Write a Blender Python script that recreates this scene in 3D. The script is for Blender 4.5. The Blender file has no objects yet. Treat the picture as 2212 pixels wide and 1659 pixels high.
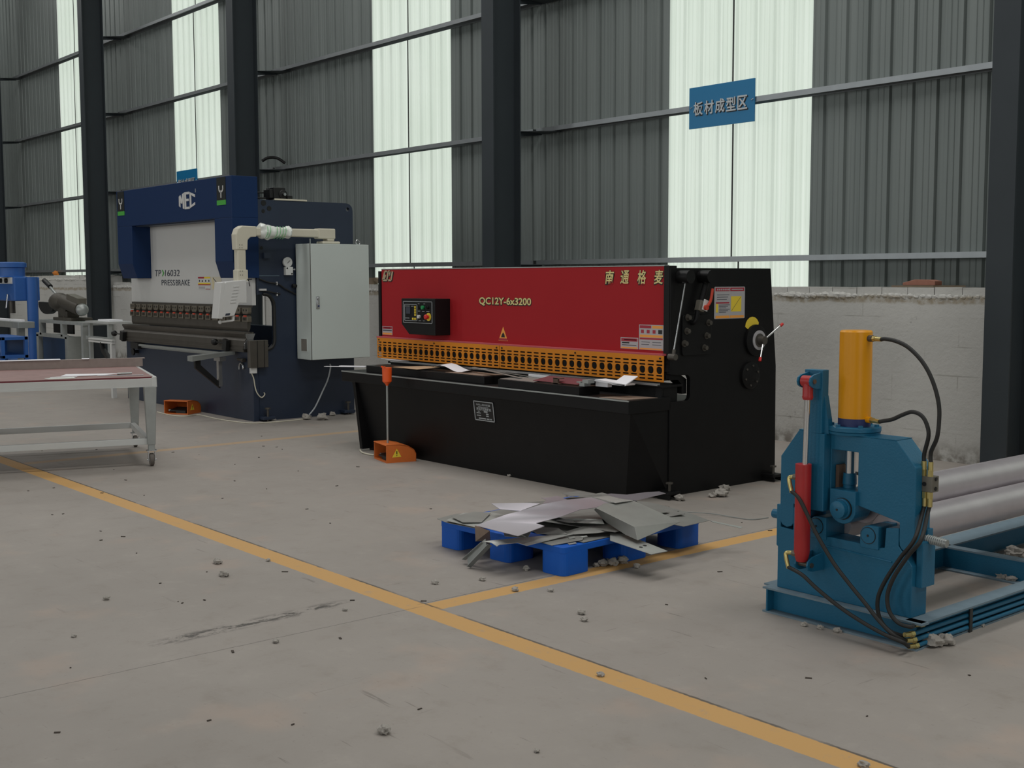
import bpy, bmesh, math, random
from mathutils import Vector, Matrix, Euler, noise
from mathutils.geometry import tessellate_polygon
random.seed(7)
R = math.radians
SC = bpy.context.scene
COL = SC.collection

# ---------------------------------------------------------------- camera
cam_d = bpy.data.cameras.new('camera')
cam = bpy.data.objects.new('camera', cam_d); COL.objects.link(cam)
cam_d.sensor_width = 36.0; cam_d.sensor_fit = 'HORIZONTAL'
cam_d.lens = 2593.15 / 2212 * 36.0
cam_d.clip_start = 0.05; cam_d.clip_end = 300
def cam_matrix():
    yaw, pitch, roll = R(-49.96548), R(-5.00491), R(-0.12579)
    cy, sy, cp, sp = math.cos(yaw), math.sin(yaw), math.cos(pitch), math.sin(pitch)
    fwd = Vector((sy*cp, cy*cp, sp)); right = Vector((cy, -sy, 0)); up = right.cross(fwd)
    r = math.cos(roll)*right + math.sin(roll)*up; u = -math.sin(roll)*right + math.cos(roll)*up
    m = Matrix((r, u, -fwd)).transposed().to_4x4(); m.translation = (0, 0, 1.5)
    return m
cam.matrix_world = cam_matrix()
SC.camera = cam

# ---------------------------------------------------------------- light
SC.view_settings.view_transform = 'Standard'; SC.view_settings.look = 'None'
SC.view_settings.exposure = 0.0; SC.view_settings.gamma = 1.0
SC.view_settings.use_curve_mapping = False
SC.cycles.use_denoising = True
SC.cycles.max_bounces = 7; SC.cycles.diffuse_bounces = 4; SC.cycles.glossy_bounces = 4
SC.cycles.transmission_bounces = 4; SC.cycles.sample_clamp_indirect = 4.0
W = bpy.data.worlds.new('overcast_sky'); SC.world = W; W.use_nodes = True
nt = W.node_tree; bg = nt.nodes['Background']
bg.inputs[0].default_value = (0.98, 1.0, 0.945, 1); bg.inputs[1].default_value = 1.06
def area(name, loc, rot, sx, sy, power, col=(1, 1, 1)):
    l = bpy.data.lights.new(name, 'AREA'); l.shape = 'RECTANGLE'; l.size = sx; l.size_y = sy
    l.energy = power; l.color = col
    o = bpy.data.objects.new(name, l); COL.objects.link(o); o.location = loc; o.rotation_euler = rot
    return o
# daylight of assumed, unseen roof lights; front lamps added to light vertical faces
for x, pw in ((6.0, 150), (0.0, 235), (-6.0, 245), (-12.0, 190), (-18.0, 160), (-24.0, 160), (-30.0, 160)):
    area('roof_daylight', (x, 5.0, 8.85), (0, 0, 0), 1.6, 7.0, pw, (1.0, 0.985, 0.96))
for i, x in enumerate((4.0, -4.0, -12.0, -20.0, -28.0)):
    area('window_daylight', (x, -13.8, 4.3), (R(90), 0, 0), 3.0, 6.5, 225.0, (0.98, 1.0, 0.99))
area('gate_daylight', (11.7, -2.0, 2.6), (R(90), 0, R(90)), 6.0, 5.0, 180.0, (0.98, 1.0, 1.0))  # added fill lamp from the right, no gate is built there

# ---------------------------------------------------------------- materials
def lin(c):
    return tuple(((v/255)/12.92 if v/255 <= 0.04045 else ((v/255+0.055)/1.055)**2.4) for v in c)
def rgb(c): return (*lin(c), 1.0)
MATS = {}
def mat(name, c, rough=0.5, metal=0.0, var=0.12, vs=6.0, bump=0.0, bs=60.0, spec=0.5, coat=0.0):
    if name in MATS: return MATS[name]
    m = bpy.data.materials.new(name); m.use_nodes = True
    nt = m.node_tree; b = nt.nodes['Principled BSDF']
    b.inputs['Roughness'].default_value = rough; b.inputs['Metallic'].default_value = metal
    b.inputs['Specular IOR Level'].default_value = spec
    if coat: b.inputs['Coat Weight'].default_value = coat; b.inputs['Coat Roughness'].default_value = 0.2
    tc = nt.nodes.new('ShaderNodeTexCoord')
    if var > 0:
        n = nt.nodes.new('ShaderNodeTexNoise'); n.inputs['Scale'].default_value = vs; n.inputs['Detail'].default_value = 6
        nt.links.new(tc.outputs['Object'], n.inputs['Vector'])
        mx = nt.nodes.new('ShaderNodeMix'); mx.data_type = 'RGBA'
        l = lin(c)
        mx.inputs[6].default_value = (*[v*(1-var) for v in l], 1)
        mx.inputs[7].default_value = (*[min(1, v*(1+var)+0.004*var*5) for v in l], 1)
        nt.links.new(n.outputs['Fac'], mx.inputs[0]); nt.links.new(mx.outputs[2], b.inputs['Base Color'])
    else:
        b.inputs['Base Color'].default_value = rgb(c)
    if bump > 0:
        n2 = nt.nodes.new('ShaderNodeTexNoise'); n2.inputs['Scale'].default_value = bs; n2.inputs['Detail'].default_value = 4
        nt.links.new(tc.outputs['Object'], n2.inputs['Vector'])
        bp = nt.nodes.new('ShaderNodeBump'); bp.inputs['Strength'].default_value = bump; bp.inputs['Distance'].default_value = 0.01
        nt.links.new(n2.outputs['Fac'], bp.inputs['Height']); nt.links.new(bp.outputs[0], b.inputs['Normal'])
    MATS[name] = m
    return m
class NG:                                   # tiny node-graph helper
    def __init__(s, m): s.m = m; s.nt = m.node_tree
    def n(s, t, **k):
        nd = s.nt.nodes.new(t)
        for a, v in k.items(): setattr(nd, a, v)
        return nd
    def put(s, inp, v):
        if isinstance(v, bpy.types.NodeSocket): s.nt.links.new(v, inp)
        else: inp.default_value = v
    def math(s, op, a, b=0.0, c=None, clamp=False):
        nd = s.n('ShaderNodeMath', operation=op, use_clamp=clamp)
        s.put(nd.inputs[0], a); s.put(nd.inputs[1], b)
        if c is not None: s.put(nd.inputs[2], c)
        return nd.outputs[0]
    def mix(s, f, a, b):
        nd = s.n('ShaderNodeMix', data_type='RGBA')
        s.put(nd.inputs[0], f); s.put(nd.inputs[6], a); s.put(nd.inputs[7], b); return nd.outputs[2]
    def noise(s, vec, scale, detail=5, rough=0.55):
        nd = s.n('ShaderNodeTexNoise'); s.put(nd.inputs['Vector'], vec)
        nd.inputs['Scale'].default_value = scale; nd.inputs['Detail'].default_value = detail; nd.inputs['Roughness'].default_value = rough
        return nd.outputs['Fac']
    def ramp(s, f, a, b):                   # smooth 0..1 between a and b
        nd = s.n('ShaderNodeMapRange', interpolation_type='SMOOTHSTEP')
        s.put(nd.inputs[0], f); nd.inputs[1].default_value = a; nd.inputs[2].default_value = b
        return nd.outputs[0]
    def band(s, x, a, b, soft):             # 1 inside a..b
        return s.math('MULTIPLY', s.ramp(x, a-soft, a+soft), s.math('SUBTRACT', 1.0, s.ramp(x, b-soft, b+soft)))
    def scaled(s, vec, sx, sy, sz):
        nd = s.n('ShaderNodeMapping'); s.put(nd.inputs[0], vec); nd.inputs['Scale'].default_value = (sx, sy, sz); return nd.outputs[0]

def floor_material():
    m = bpy.data.materials.new('power_trowelled_concrete'); m.use_nodes = True; g = NG(m)
    b = g.nt.nodes['Principled BSDF']
    tc = g.n('ShaderNodeTexCoord'); P = tc.outputs['Object']
    sp = g.n('ShaderNodeSeparateXYZ'); g.put(sp.inputs[0], P); X, Y = sp.outputs[0], sp.outputs[1]
    n1 = g.noise(P, 0.7, 6); n2 = g.noise(P, 5.0, 8, 0.7); n3 = g.noise(P, 45.0, 4)
    base = g.mix(n1, rgb((138, 132, 126)), rgb((164, 157, 150)))
    base = g.mix(g.math('MULTIPLY', g.ramp(n2, 0.5, 0.8), 0.5), base, rgb((128, 119, 109)))
    base = g.mix(g.math('MULTIPLY', g.ramp(n2, 0.48, 0.2), 0.35), base, rgb((176, 169, 161)))
    base = g.mix(g.math('MULTIPLY', g.ramp(g.noise(P, 2.3, 3), 0.55, 0.75), 0.22), base, rgb((190, 160, 140)))
    # short scuff strokes, two directions
    for sx, sy, rot, lo in ((2.2, 26.0, 0.6, 0.66), (3.0, 34.0, -0.35, 0.665), (30.0, 2.5, 0.2, 0.67)):
        mp = g.n('ShaderNodeMapping'); g.put(mp.inputs[0], P); mp.inputs['Rotation'].default_value = (0, 0, rot); mp.inputs['Scale'].default_value = (sx, sy, 1)
        s = g.noise(mp.outputs[0], 1.0, 3, 0.6)
        s2 = g.math('MULTIPLY', g.ramp(s, lo, lo+0.06), g.ramp(g.noise(P, 1.3, 2), 0.42, 0.6))
        base = g.mix(g.math('MULTIPLY', s2, 0.5), base, rgb((98, 92, 86)))
    base = g.mix(g.math('MULTIPLY', g.ramp(n3, 0.63, 0.75), 0.3), base, rgb((110, 104, 98)))
    # yellow lines
    wob = g.math('MULTIPLY_ADD', g.noise(P, 30.0, 3), 0.012, -0.006)
    Yw, Xw = g.math('ADD', Y, wob), g.math('ADD', X, wob)
    l1 = g.band(Yw, 3.07, 3.195, 0.003)
    l2 = g.math('MULTIPLY', g.band(Xw, -4.435, -4.315, 0.003), g.ramp(Y, 3.19, 3.2))
    l3 = g.math('MULTIPLY', g.math('MULTIPLY', g.band(Xw, -10.09, -9.97, 0.004), g.ramp(Y, 3.2, 3.22)), 0.42)
    worn = g.math('SUBTRACT', 1.0, g.math('MULTIPLY', g.ramp(g.noise(P, 11.0, 9, 0.75), 0.56, 0.72), 0.55))
    ln = g.math('MULTIPLY', g.math('MAXIMUM', g.math('MAXIMUM', l1, l2), l3), worn)
    base = g.mix(ln, base, rgb((198, 156, 98)))
    # dark joint beside the line and the fine saw cut
    e1 = g.math('MULTIPLY', g.band(Yw, 3.194, 3.207, 0.003), g.ramp(g.noise(P, 3.0, 6), 0.3, 0.5))
    base = g.mix(g.math('MULTIPLY', e1, 0.8), base, rgb((75, 66, 55)))
    cr = g.math('MULTIPLY', g.band(Xw, -4.414, -4.409, 0.002), g.math('SUBTRACT', 1.0, g.ramp(Y, 3.1, 3.2)))
    cr2 = g.math('MULTIPLY', g.band(Xw, -4.452, -4.446, 0.002), g.ramp(Y, 3.15, 3.2))
    base = g.mix(g.math('MULTIPLY', g.math('MAXIMUM', cr, cr2), 0.75), base, rgb((80, 76, 72)))
    # black skid mark
    sk = g.math('MULTIPLY', g.band(g.math('ADD', X, g.math('MULTIPLY', Y, 0.05)), -4.60, -4.52, 0.03), g.band(Y, 2.02, 2.9, 0.12))
    sk = g.math('MULTIPLY', sk, g.ramp(g.noise(g.scaled(P, 22, 9, 1), 1.0, 6, 0.7), 0.46, 0.56))
    base = g.mix(g.math('MULTIPLY', sk, 0.85), base, rgb((48, 45, 42)))
    g.put(b.inputs['Base Color'], base)
    b.inputs['Roughness'].default_value = 0.62; b.inputs['Specular IOR Level'].default_value = 0.35
    bp = g.n('ShaderNodeBump'); bp.inputs['Strength'].default_value = 0.12; bp.inputs['Distance'].default_value = 0.01
    g.put(bp.inputs['Height'], n2); g.put(b.inputs['Normal'], bp.outputs[0])
    return m
def plaster_material():
    m = bpy.data.materials.new('whitewashed_blockwork'); m.use_nodes = True; g = NG(m)
    b = g.nt.nodes['Principled BSDF']
    tc = g.n('ShaderNodeTexCoord'); P = tc.outputs['Object']
    sp = g.n('ShaderNodeSeparateXYZ'); g.put(sp.inputs[0], P); Z = sp.outputs[2]
    cb = g.n('ShaderNodeCombineXYZ'); g.put(cb.inputs[0], sp.outputs[0]); g.put(cb.inputs[1], Z)
    br = g.n('ShaderNodeTexBrick'); g.put(br.inputs[0], cb.outputs[0]); br.inputs['Scale'].default_value = 1.0
    br.inputs['Brick Width'].default_value = 0.6; br.inputs['Row Height'].default_value = 0.235; br.inputs['Mortar Size'].default_value = 0.006
    n1 = g.noise(P, 1.2, 6); n2 = g.noise(P, 14.0, 8, 0.7)
    base = g.mix(n1, rgb((176, 176, 172)), rgb((202, 201, 196)))
    mort = g.math('MULTIPLY', br.outputs['Fac'], g.ramp(g.noise(P, 2.5, 3), 0.45, 0.65))
    base = g.mix(g.math('MULTIPLY', mort, 0.45), base, rgb((128, 124, 116)))
    base = g.mix(g.math('MULTIPLY', g.ramp(n2, 0.62, 0.74), 0.6), base, rgb((118, 114, 108)))
    spots = g.math('MULTIPLY', g.ramp(g.noise(P, 5.0, 8, 0.8), 0.60, 0.68), g.ramp(g.noise(P, 1.1, 2), 0.5, 0.62))
    base = g.mix(g.math('MULTIPLY', spots, 0.7), base, rgb((96, 92, 88)))
    # splash stains just above the floor and mortar droppings near the top edge
    low = g.math('MULTIPLY', g.math('SUBTRACT', 1.0, g.ramp(Z, 0.0, 0.22)), g.ramp(g.noise(P, 9.0, 6), 0.35, 0.6))
    base = g.mix(g.math('MULTIPLY', low, 0.75), base, rgb((92, 82, 70)))
    top = g.math('MULTIPLY', g.band(g.math('ADD', Z, g.math('MULTIPLY', g.noise(P, 4.0, 5), 0.08)), 1.33, 1.385, 0.012), g.ramp(n2, 0.3, 0.6))
    base = g.mix(g.math('MULTIPLY', top, 0.85), base, rgb((146, 134, 112)))
    g.put(b.inputs['Base Color'], base); b.inputs['Roughness'].default_value = 0.85
    bp = g.n('ShaderNodeBump'); bp.inputs['Strength'].default_value = 0.35; bp.inputs['Distance'].default_value = 0.02
    g.put(bp.inputs['Height'], n2); g.put(b.inputs['Normal'], bp.outputs[0])
    return m
def cladding_material():
    m = bpy.data.materials.new('galvanised_cladding'); m.use_nodes = True; g = NG(m)
    b = g.nt.nodes['Principled BSDF']
    tc = g.n('ShaderNodeTexCoord'); P = tc.outputs['Object']
    n1 = g.noise(g.scaled(P, 7.0, 7.0, 0.10), 1.0, 4); n2 = g.noise(g.scaled(P, 40.0, 40.0, 0.3), 1.0, 3)
    base = g.mix(n1, rgb((92, 100, 98)), rgb((128, 135, 133)))
    base = g.mix(g.math('MULTIPLY', g.ramp(n2, 0.55, 0.7), 0.35), base, rgb((78, 84, 82)))
    g.put(b.inputs['Base Color'], base); b.inputs['Metallic'].default_value = 0.35
    g.put(b.inputs['Roughness'], g.math('MULTIPLY_ADD', n1, 0.2, 0.38))
    return m
def translucent_material():
    m = bpy.data.materials.new('fibreglass_sheet'); m.use_nodes = True; g = NG(m)
    nt = g.nt; nt.nodes.remove(nt.nodes['Principled BSDF']); out = nt.nodes['Material Output']
    tc = g.n('ShaderNodeTexCoord'); P = tc.outputs['Object']
    sp = g.n('ShaderNodeSeparateXYZ'); g.put(sp.inputs[0], P)
    n1 = g.noise(P, 0.8, 5); n2 = g.noise(g.scaled(P, 26.0, 26.0, 0.25), 1.0, 4)
    c = g.mix(n1, (0.62, 0.70, 0.63, 1), (0.76, 0.82, 0.78, 1))
    c = g.mix(g.math('MULTIPLY', g.ramp(n2, 0.5, 0.7), 0.30), c, (0.52, 0.58, 0.52, 1))
    c = g.mix(g.math('MULTIPLY', g.ramp(n2, 0.42, 0.3), 0.4), c, (0.84, 0.89, 0.86, 1))
    tr = g.n('ShaderNodeBsdfTranslucent'); g.put(tr.inputs['Color'], c)
    gl = g.n('ShaderNodeBsdfGlossy'); gl.inputs['Color'].default_value = (0.8, 0.8, 0.8, 1); gl.inputs['Roughness'].default_value = 0.35
    mx = g.n('ShaderNodeMixShader'); mx.inputs[0].default_value = 0.04
    nt.links.new(tr.outputs[0], mx.inputs[1]); nt.links.new(gl.outputs[0], mx.inputs[2]); nt.links.new(mx.outputs[0], out.inputs[0])
    return m
M = dict(
    floor=floor_material(), plaster=plaster_material(), clad=cladding_material(), trans=translucent_material(),
    column=mat('column_grey_paint', (50, 56, 60), 0.5, 0, 0.08, 4, 0, 60, 0.25), girt=mat('galvanised_steel', (150, 155, 158), 0.38, 0.7, 0.12, 8),
    ceil=mat('roof_sheet', (150, 152, 152), 0.6, 0, 0.05, 2), render=mat('far_wall_paint', (165, 166, 162), 0.8, 0, 0.06, 2),
    sign=mat('sign_blue', (0, 104, 150), 0.35, 0, 0.05, 3), letter=mat('silver_letter', (176, 181, 184), 0.4, 0.3, 0.03), ink=mat('black_ink', (14, 14, 15), 0.5, 0, 0),
    hood=mat('hood_blue', (20, 46, 86), 0.5, 0, 0.06, 30, 0.05, 300, 0.2), navy=mat('navy_paint', (36, 47, 66), 0.42, 0, 0.10, 5, 0.04, 250),
    white=mat('white_paint', (206, 206, 204), 0.45, 0, 0.03, 3), cab=mat('cabinet_grey', (196, 204, 200), 0.5, 0, 0.03, 4, 0.03, 400), cream=mat('cream_plastic', (205, 200, 182), 0.5, 0, 0.03),
    tool=mat('tool_steel', (86, 82, 76), 0.45, 0.5, 0.2, 10), clamp=mat('clamp_steel', (118, 112, 100), 0.42, 0.5, 0.15, 15), redtag=mat('red_tag', (190, 62, 40), 0.5, 0, 0.05),
    black=mat('black_paint', (16, 16, 17), 0.45, 0, 0.12, 6, 0.05, 220, 0.2), rubber=mat('black_rubber', (28, 28, 27), 0.6, 0, 0.1, 20), steel=mat('bright_steel', (190, 192, 194), 0.25, 0.9, 0.08, 20),
    red=mat('machine_red', (164, 36, 42), 0.5, 0, 0.05, 4, 0.03, 300, 0.12), guard=mat('guard_orange', (212, 130, 28), 0.45, 0, 0.06, 8, 0, 60, 0.25), gold=mat('gold_letter', (222, 206, 140), 0.5, 0.1, 0.05),
    pedal=mat('pedal_orange', (205, 106, 40), 0.5, 0, 0.12, 18), orange=mat('orange_plastic', (235, 90, 26), 0.45, 0, 0.05),
    rollblue=mat('roll_blue', (28, 98, 130), 0.40, 0, 0.10, 7, 0.10, 120, 0.3, 0.05), edgegrey=mat('dusty_blue_edge', (108, 128, 140), 0.7, 0, 0.15, 18), roll=mat('ground_roll', (186, 180, 184), 0.38, 0.6, 0.14, 9, 0.02, 90),
    yellow=mat('cylinder_yellow', (222, 150, 10), 0.35, 0, 0.04, 8, 0.04, 60, 0.35), bluecap=mat('dark_blue_band', (34, 44, 92), 0.5, 0, 0.1), redcyl=mat('cylinder_red', (168, 34, 36), 0.4, 0, 0.18, 14), brass=mat('zinc_fitting', (196, 180, 120), 0.3, 0.8, 0.1, 30),
    chrome=mat('chrome_rod', (222, 222, 222), 0.16, 0.95, 0.03), block=mat('valve_grey', (112, 108, 98), 0.5, 0.4, 0.15, 30), rust=mat('rusty_steel', (96, 76, 64), 0.7, 0.2, 0.35, 24),
    pallet=mat('pallet_blue', (8, 88, 186), 0.5, 0, 0.10, 12, 0.05, 80, 0.3), scrap=mat('stainless_scrap', (186, 180, 188), 0.36, 0.7, 0.10, 5), scrapd=mat('matt_steel_scrap', (150, 150, 146), 0.5, 0.6, 0.18, 9), scrapw=mat('galvanised_scrap', (182, 184, 180), 0.42, 0.55, 0.14, 12), scrapb=mat('oiled_offcut', (150, 132, 118), 0.5, 0.4, 0.3, 20),
    frame=mat('aluminium_frame', (200, 202, 200), 0.42, 0.35, 0.06, 6), galv=mat('galvanised_leg', (160, 164, 162), 0.45, 0.6, 0.15, 12), maroon=mat('worn_maroon_board', (142, 112, 108), 0.6, 0, 0.30, 9, 0.05, 40), maroonedge=mat('maroon_edge', (104, 40, 48), 0.6, 0, 0.1),
    paper=mat('white_paper', (232, 232, 236), 0.8, 0, 0.02), card=mat('brown_card', (186, 156, 124), 0.85, 0, 0.12, 9), film=mat('clear_film', (224, 228, 222), 0.25, 0, 0.06, 20), filmgreen=mat('green_film_print', (120, 190, 130), 0.35, 0, 0.1),
    wheel=mat('rubber_wheel', (96, 90, 84), 0.7, 0, 0.1, 20), fluff=mat('grey_fluff', (160, 155, 148), 0.95, 0, 0.12, 40, 0.5, 60), litter=mat('dark_litter', (70, 62, 55), 0.9, 0, 0.3, 10),
    stick_y=mat('sticker_yellow', (232, 204, 60), 0.5, 0, 0.03), stick_w=mat('sticker_silver', (176, 174, 176), 0.5, 0.1, 0.04), stick_r=mat('sticker_red', (160, 36, 54), 0.5, 0, 0.03), stick_o=mat('sticker_orange', (236, 160, 70), 0.5, 0, 0.03), green=mat('label_green', (70, 165, 62), 0.5, 0, 0.03), charcoal=mat('charcoal_plate', (30, 34, 34), 0.4, 0, 0.03), darkgrey=mat('dark_ink', (52, 58, 70), 0.5, 0, 0), pgreen=mat('push_green', (30, 140, 80), 0.4, 0, 0), pred=mat('push_red', (200, 40, 36), 0.4, 0, 0),
    grinder=mat('oily_casting', (74, 70, 62), 0.55, 0.3, 0.25, 22), drill=mat('drill_blue', (40, 92, 164), 0.45, 0, 0.08, 10), cabinetblue=mat('cabinet_blue', (22, 60, 100), 0.5, 0, 0.08, 8), hutch=mat('bare_aluminium', (176, 180, 178), 0.45, 0.5, 0.12, 14), brick=mat('red_brick', (150, 104, 88), 0.9, 0, 0.2, 20), wood=mat('grey_timber', (120, 106, 88), 0.85, 0, 0.2, 14), gaugeface=mat('gauge_face', (206, 208, 206), 0.4, 0, 0.02),
    stone=mat('plastered_box', (166, 158, 146), 0.85, 0, 0.15, 10), sponge=mat('orange_rag', (196, 120, 50), 0.9, 0, 0.15, 12),
)

# ---------------------------------------------------------------- mesh helpers
def curve_mesh(cu):
    o = bpy.data.objects.new('tmp', cu); me = bpy.data.meshes.new_from_object(o)
    vs = [v.co.copy() for v in me.vertices]; fs = [tuple(p.vertices) for p in me.polygons]
    bpy.data.objects.remove(o); bpy.data.meshes.remove(me); bpy.data.curves.remove(cu)
    return vs, fs
def text_mesh(s, w, h, depth=0.002, bold=0.0, pad=0.0):
    """outline lettering fitted into a w x h box"""
    def raw(off):
        cu = bpy.data.curves.new('t', 'FONT'); cu.body = s; cu.size = 1.0; cu.offset = off; cu.extrude = 0.001; cu.resolution_u = 3
        return curve_mesh(cu)
    vs, fs = raw(bold)
    x0 = min(v.x for v in vs); x1 = max(v.x for v in vs); y0 = min(v.y for v in vs); y1 = max(v.y for v in vs)
    sx, sy = w/(x1-x0), h/(y1-y0)
    if pad: vs, fs = raw(bold+pad)
    return [Vector(((v.x-x0)*sx, (v.y-y0)*sy, depth if v.z > 0 else 0.0)) for v in vs], fs
def rot_to(d):
    return Vector(d).normalized().to_track_quat('Z', 'Y').to_matrix()
def smooth_path(pts, n=6):
    pts = [Vector(p) for p in pts]; out = []
    if len(pts) < 3: return pts
    for i in range(len(pts)-1):
        p0 = pts[max(0, i-1)]; p1 = pts[i]; p2 = pts[i+1]; p3 = pts[min(len(pts)-1, i+2)]
        for k in range(n):
            t = k/n
            out.append(0.5*((2*p1)+(-p0+p2)*t+(2*p0-5*p1+4*p2-p3)*t*t+(-p0+3*p1-3*p2+p3)*t**3))
    out.append(pts[-1]); return out
class MB:
    def __init__(s): s.v = []; s.f = []; s.sm = False
    def add(s, vs, fs):
        o = len(s.v); s.v += [Vector(v) for v in vs]; s.f += [tuple(i+o for i in f) for f in fs]; return s
    def box(s, x0, x1, y0, y1, z0, z1):
        return s.add([(x, y, z) for z in (z0, z1) for y in (y0, y1) for x in (x0, x1)],
                     [(0, 2, 3, 1), (4, 5, 7, 6), (0, 1, 5, 4), (2, 6, 7, 3), (0, 4, 6, 2), (1, 3, 7, 5)])
    def obb(s, c, size, rot=(0, 0, 0)):
        m = Euler(rot).to_matrix(); c = Vector(c); h = Vector(size)/2
        return s.add([c+m@Vector((x*h.x, y*h.y, z*h.z)) for z in (-1, 1) for y in (-1, 1) for x in (-1, 1)],
                     [(0, 2, 3, 1), (4, 5, 7, 6), (0, 1, 5, 4), (2, 6, 7, 3), (0, 4, 6, 2), (1, 3, 7, 5)])
    def bar(s, p0, p1, w, h=None, up=(0, 0, 1)):
        h = h or w; p0, p1 = Vector(p0), Vector(p1); d = (p1-p0).normalized(); u = Vector(up)
        if abs(d.dot(u)) > 0.98: u = Vector((0, 1, 0))
        r = d.cross(u).normalized(); u = r.cross(d)
        return s.add([p+r*a*w/2+u*b*h/2 for p in (p0, p1) for a, b in ((-1, -1), (1, -1), (1, 1), (-1, 1))],
                     [(0, 1, 2, 3), (7, 6, 5, 4), (0, 4, 5, 1), (1, 5, 6, 2), (2, 6, 7, 3), (3, 7, 4, 0)])
    def cyl(s, p0, p1, r0, r1=None, n=20):
        r1 = r0 if r1 is None else r1; p0, p1 = Vector(p0), Vector(p1); m = rot_to(p1-p0); s.sm = True
        c = [m@Vector((math.cos(2*math.pi*k/n), math.sin(2*math.pi*k/n), 0)) for k in range(n)]
        return s.add([p0+q*r0 for q in c]+[p1+q*r1 for q in c],
                     [tuple(range(n))[::-1], tuple(range(n, 2*n))]+[(k, (k+1) % n, n+(k+1) % n, n+k) for k in range(n)])
    def lathe(s, p0, ax, prof, n=24):       # prof: (distance along axis, radius)
        p0 = Vector(p0); m = rot_to(ax); s.sm = True; vs = []
        for d, r in prof: vs += [p0+m@Vector((r*math.cos(2*math.pi*k/n), r*math.sin(2*math.pi*k/n), d)) for k in range(n)]
        L = len(prof)
        return s.add(vs, [tuple(range(n))[::-1], tuple(range((L-1)*n, L*n))]+[(a*n+k, a*n+(k+1) % n, (a+1)*n+(k+1) % n, (a+1)*n+k) for a in range(L-1) for k in range(n)])
    def tube(s, pts, r, n=10, sub=6):
        P = smooth_path(pts, sub); s.sm = True; vs = []
        t0 = (P[1]-P[0]).normalized(); u = t0.orthogonal().normalized()
        for i, p in enumerate(P):
            t = (P[min(i+1, len(P)-1)]-P[max(i-1, 0)]).normalized()
            u = (u-t*u.dot(t)).normalized(); w = t.cross(u)
            rr = r(i/(len(P)-1)) if callable(r) else r
            vs += [p+(u*math.cos(2*math.pi*k/n)+w*math.sin(2*math.pi*k/n))*rr for k in range(n)]
        L = len(P)
        return s.add(vs, [tuple(range(n))[::-1], tuple(range((L-1)*n, L*n))]+[(a*n+k, a*n+(k+1) % n, (a+1)*n+(k+1) % n, (a+1)*n+k) for a in range(L-1) for k in range(n)])
    def prism(s, poly, pl, a, b, holes=()):  # polygon in plane pl ('xz','yz','xy') pushed from a to b on the third axis
        def to(u, v, w): return {'xz': (u, w, v), 'yz': (w, u, v), 'xy': (u, v, w)}[pl]
        if holes:
            cu = bpy.data.curves.new('c', 'CURVE'); cu.dimensions = '2D'; cu.fill_mode = 'BOTH'; cu.extrude = 0.5
            for lp in [poly]+list(holes):
                sp = cu.splines.new('POLY'); sp.points.add(len(lp)-1); sp.use_cyclic_u = True
                for q, (u, v) in zip(sp.points, lp): q.co = (u, v, 0, 1)
            vs, fs = curve_mesh(cu)
            return s.add([to(v.x, v.y, a if v.z < 0 else b) for v in vs], fs)
        n = len(poly)
        return s.add([to(u, v, a) for u, v in poly]+[to(u, v, b) for u, v in poly],
                     [tuple(range(n)), tuple(range(2*n-1, n-1, -1))]+[(k, n+k, n+(k+1) % n, (k+1) % n) for k in range(n)])
    def sheet(s, pts, t=0.002):              # thin plate with an outline of 3-D points
        pts = [Vector(p) for p in pts]; n = len(pts); tri = tessellate_polygon([pts]); nn = Vector((0, 0, 0))
        for k in range(n): nn += pts[k].cross(pts[(k+1) % n])
        nn.normalize()
        if nn.z < 0: nn = -nn
        return s.add(pts+[p-nn*t for p in pts], [tuple(x) for x in tri]+[tuple(n+i for i in x[::-1]) for x in tri]+[(k, (k+1) % n, n+(k+1) % n, n+k) for k in range(n)])
    def ball(s, c, r, nu=14, nv=9, sq=(1, 1, 1), rough=0.0, seed=0):
        c = Vector(c); s.sm = True; vs = []; fs = []
        for j in range(nv+1):
            th = math.pi*j/nv
            for k in range(nu):
                d = Vector((math.sin(th)*math.cos(2*math.pi*k/nu), math.sin(th)*math.sin(2*math.pi*k/nu), math.cos(th)))
                q = 1+rough*(noise.noise(d*1.7+Vector((seed*3.1, seed, 0)))+0.6*noise.noise(d*4.1+Vector((seed, 5, seed))))
                vs.append(c+Vector((d.x*sq[0], d.y*sq[1], d.z*sq[2]))*r*q)
        for j in range(nv):
            for k in range(nu): fs.append((j*nu+k, (j+1)*nu+k, (j+1)*nu+(k+1) % nu, j*nu+(k+1) % nu))
        return s.add(vs, fs)
    def text(s, st, o, u, v, w, h, depth=0.002, bold=0.0, pad=0.0):   # lettering box at o, reading along u, up v
        u, v = Vector(u).normalized(), Vector(v).normalized(); n = u.cross(v); o = Vector(o)
        vs, fs = text_mesh(st, w, h, depth, bold, pad)
        return s.add([o+u*q.x+v*q.y+n*q.z for q in vs], fs)
    def xf(s, m):
        s.v = [m@p for p in s.v]; return s
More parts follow.
